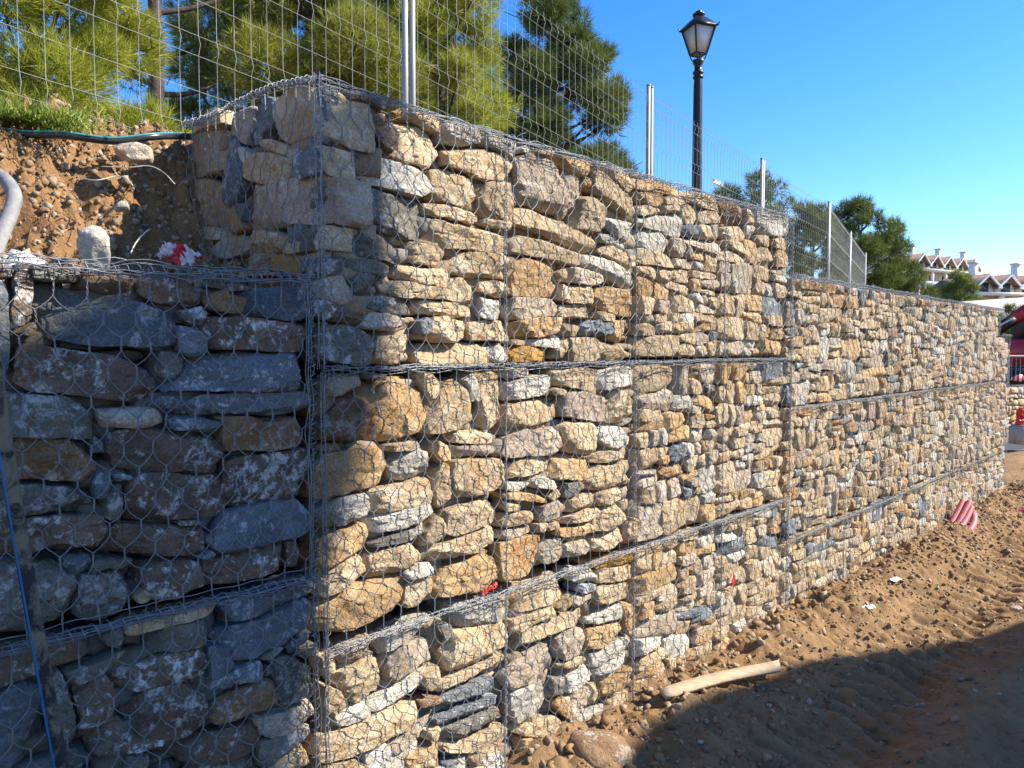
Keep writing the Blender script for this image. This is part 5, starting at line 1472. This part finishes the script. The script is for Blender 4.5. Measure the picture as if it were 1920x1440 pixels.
mb = MB(); mb.box((fw0 + fw1) / 2 * np.array([1, 1, 0]) - fn * .55 + UP * (ZC - 1.45), (FL, .9, 1.12), np.stack([fx, -fn, UP], 1)); mb.build("gap_shade_core", M_GAP_SHADE, lw)  # dark backing box, gap shade put into its colour
for q in packed(0, FL, -1.98, -.86, g, .03):
    c, P, F = stone_shape(q, 3, g)
    cls = g.choice(CLS, p=CW / CW.sum())
    link("stone", new_mesh("stone", np.outer(P[:, 0], fx) + np.outer(P[:, 1], UP) + np.outer(P[:, 2], fn), F), STONE[cls], lw, fw0 * np.array([1, 1, 0]) + fx * c[0] + UP * (ZC + c[1]))
def barrier(px0, px1, py0, py1, depth, label):
    a, b = spot(px0, py1, depth), spot(px1, py1, depth); top = spot(px0, py0, depth)[2] - a[2]
    root = thing("steel_barrier", a, label, "barrier")
    mb = MB()
    for p, q in ((a, a + UP * top), (b, b + UP * top), (a + UP * top, b + UP * top), (a + UP * .12, b + UP * .12)): mb.tubes(np.array([p, q]), .025, 6)
    mb.build("frame", M_POST, root)
    for s in np.linspace(.06, .94, 12):
        mb = MB(); p = a + (b - a) * s; mb.tubes(np.array([p + UP * .12, p + UP * top]), .008, 4); mb.build("bar", M_POST, root)
    return a, b, top
a, b, top = barrier(1890, 1990, 668, 722, 15.6, "grey steel barrier standing on the low distant gabion")
mb = MB(); mb.put(np.array([spot(1895, 712, 15.5), spot(1915, 716, 15.5), spot(1921, 706, 15.5), spot(1913, 701, 15.5), spot(1896, 708, 15.5), spot(1895, 712, 15.54), spot(1915, 716, 15.54), spot(1921, 706, 15.54), spot(1913, 701, 15.54), spot(1896, 708, 15.54)]), T=[[0, 1, 2], [0, 2, 3], [0, 3, 4], [5, 7, 6], [5, 8, 7], [5, 9, 8]], Q=[[i, i + 5, (i + 1) % 5 + 5, (i + 1) % 5] for i in range(5)])
tag(mb.build("barrier_tape", M_TAPE, centre=True), "red and white strip hanging on the distant steel barrier", "tape")
crumple("red_bag", spot(1914, 783, 14.2), np.array([.10, .03, .0]), np.array([.02, .0, .17]), simple("red_plastic", (.65, .05, .04), .35, 0, .15, 6), "bright red plastic bag at the foot of the distant gabion", "bag", .12, 21, 18)
mb = MB(); mb.box(spot(1918, 806, 14.2) + UP * -.10, (.36, .3, .34), rotz(.3)); mb.box(spot(1918, 806, 14.2) + UP * .085, (.30, .26, .03), rotz(.3))
tag(mb.build("concrete_block", M_CONC, centre=True), "squat concrete block under the red bag", "concrete block")
# house-like blocker added out of view, outlined to shade the near wall and track
sh = np.array([math.sin(SUN_AZ), math.cos(SUN_AZ), 0]); sp = np.array([sh[1], -sh[0], 0]); AL = 9.0
tanE = math.tan(SUN_EL)
def sil(p):
    """where the sun ray through a point meets the front of the added blocker: (sideways, height above eye level)"""
    return float(p @ sp), float(p[2] - ZC + (AL - p @ sh) * tanE)
scr = [sil(wp(t_, h_)) for t_, h_ in ((.36, .95), (.37, .42), (.22, -.21), (.03, -.65), (-.05, -1.1), (-.12, -1.5))]
low = [sil(np.array([x_, y_, ZC + h_])) for x_, y_, h_ in ((.50, 3.45, -1.95), (.66, 3.68, -1.93), (1.0, 3.98, -1.98), (1.78, 4.58, -2.03), (3.74, 5.4, -2.06), (6.5, 6.35, -2.06))]
o_ = sh * AL + UP * ZC
u0 = max(u for u, _ in scr) + .12; vt = scr[0][1] + .12
caster = thing("shade_caster", o_ + sp * 1 + UP * -2.0, "added house-like blocker out of view, shaped to shade the near wall and track", "house")
mb = MB(); mb.prism([(u0, -2.0), (u0 + 7, -2.0), (u0 + 7, vt), (u0, vt)], sp, UP, sh, o_ + sh * .3, 5); mb.build("wall", M_WHITE, caster)  # body of the added blocker
mb = MB(); mb.prism([(u0 + .1, vt), (scr[0][0], vt)] + scr + [(u0 + .1, scr[-1][1] - .05)], sp, UP, sh, o_, .25); mb.build("upper_shade_screen", M_WHITE, caster)  # added screen, outline traced from the shade edge on the wall
mb = MB(); mb.prism([(u0 + .1, -2.0), (u0 + .1, low[0][1] + .3)] + low + [(low[-1][0] , -2.0)], sp, UP, sh, o_, .25); mb.build("lower_shade_screen", M_WHITE, caster)  # added screen, outline traced from the shade edge on the track
mb = MB(); mb.box(o_ + sp * (u0 + 3.6) + sh * 3.2 + UP * (vt + .1), (6.6, 4.0, .2), np.stack([sp, sh, UP], 1)); mb.build("roof", M_TILE, caster)  # top slab of the added blocker
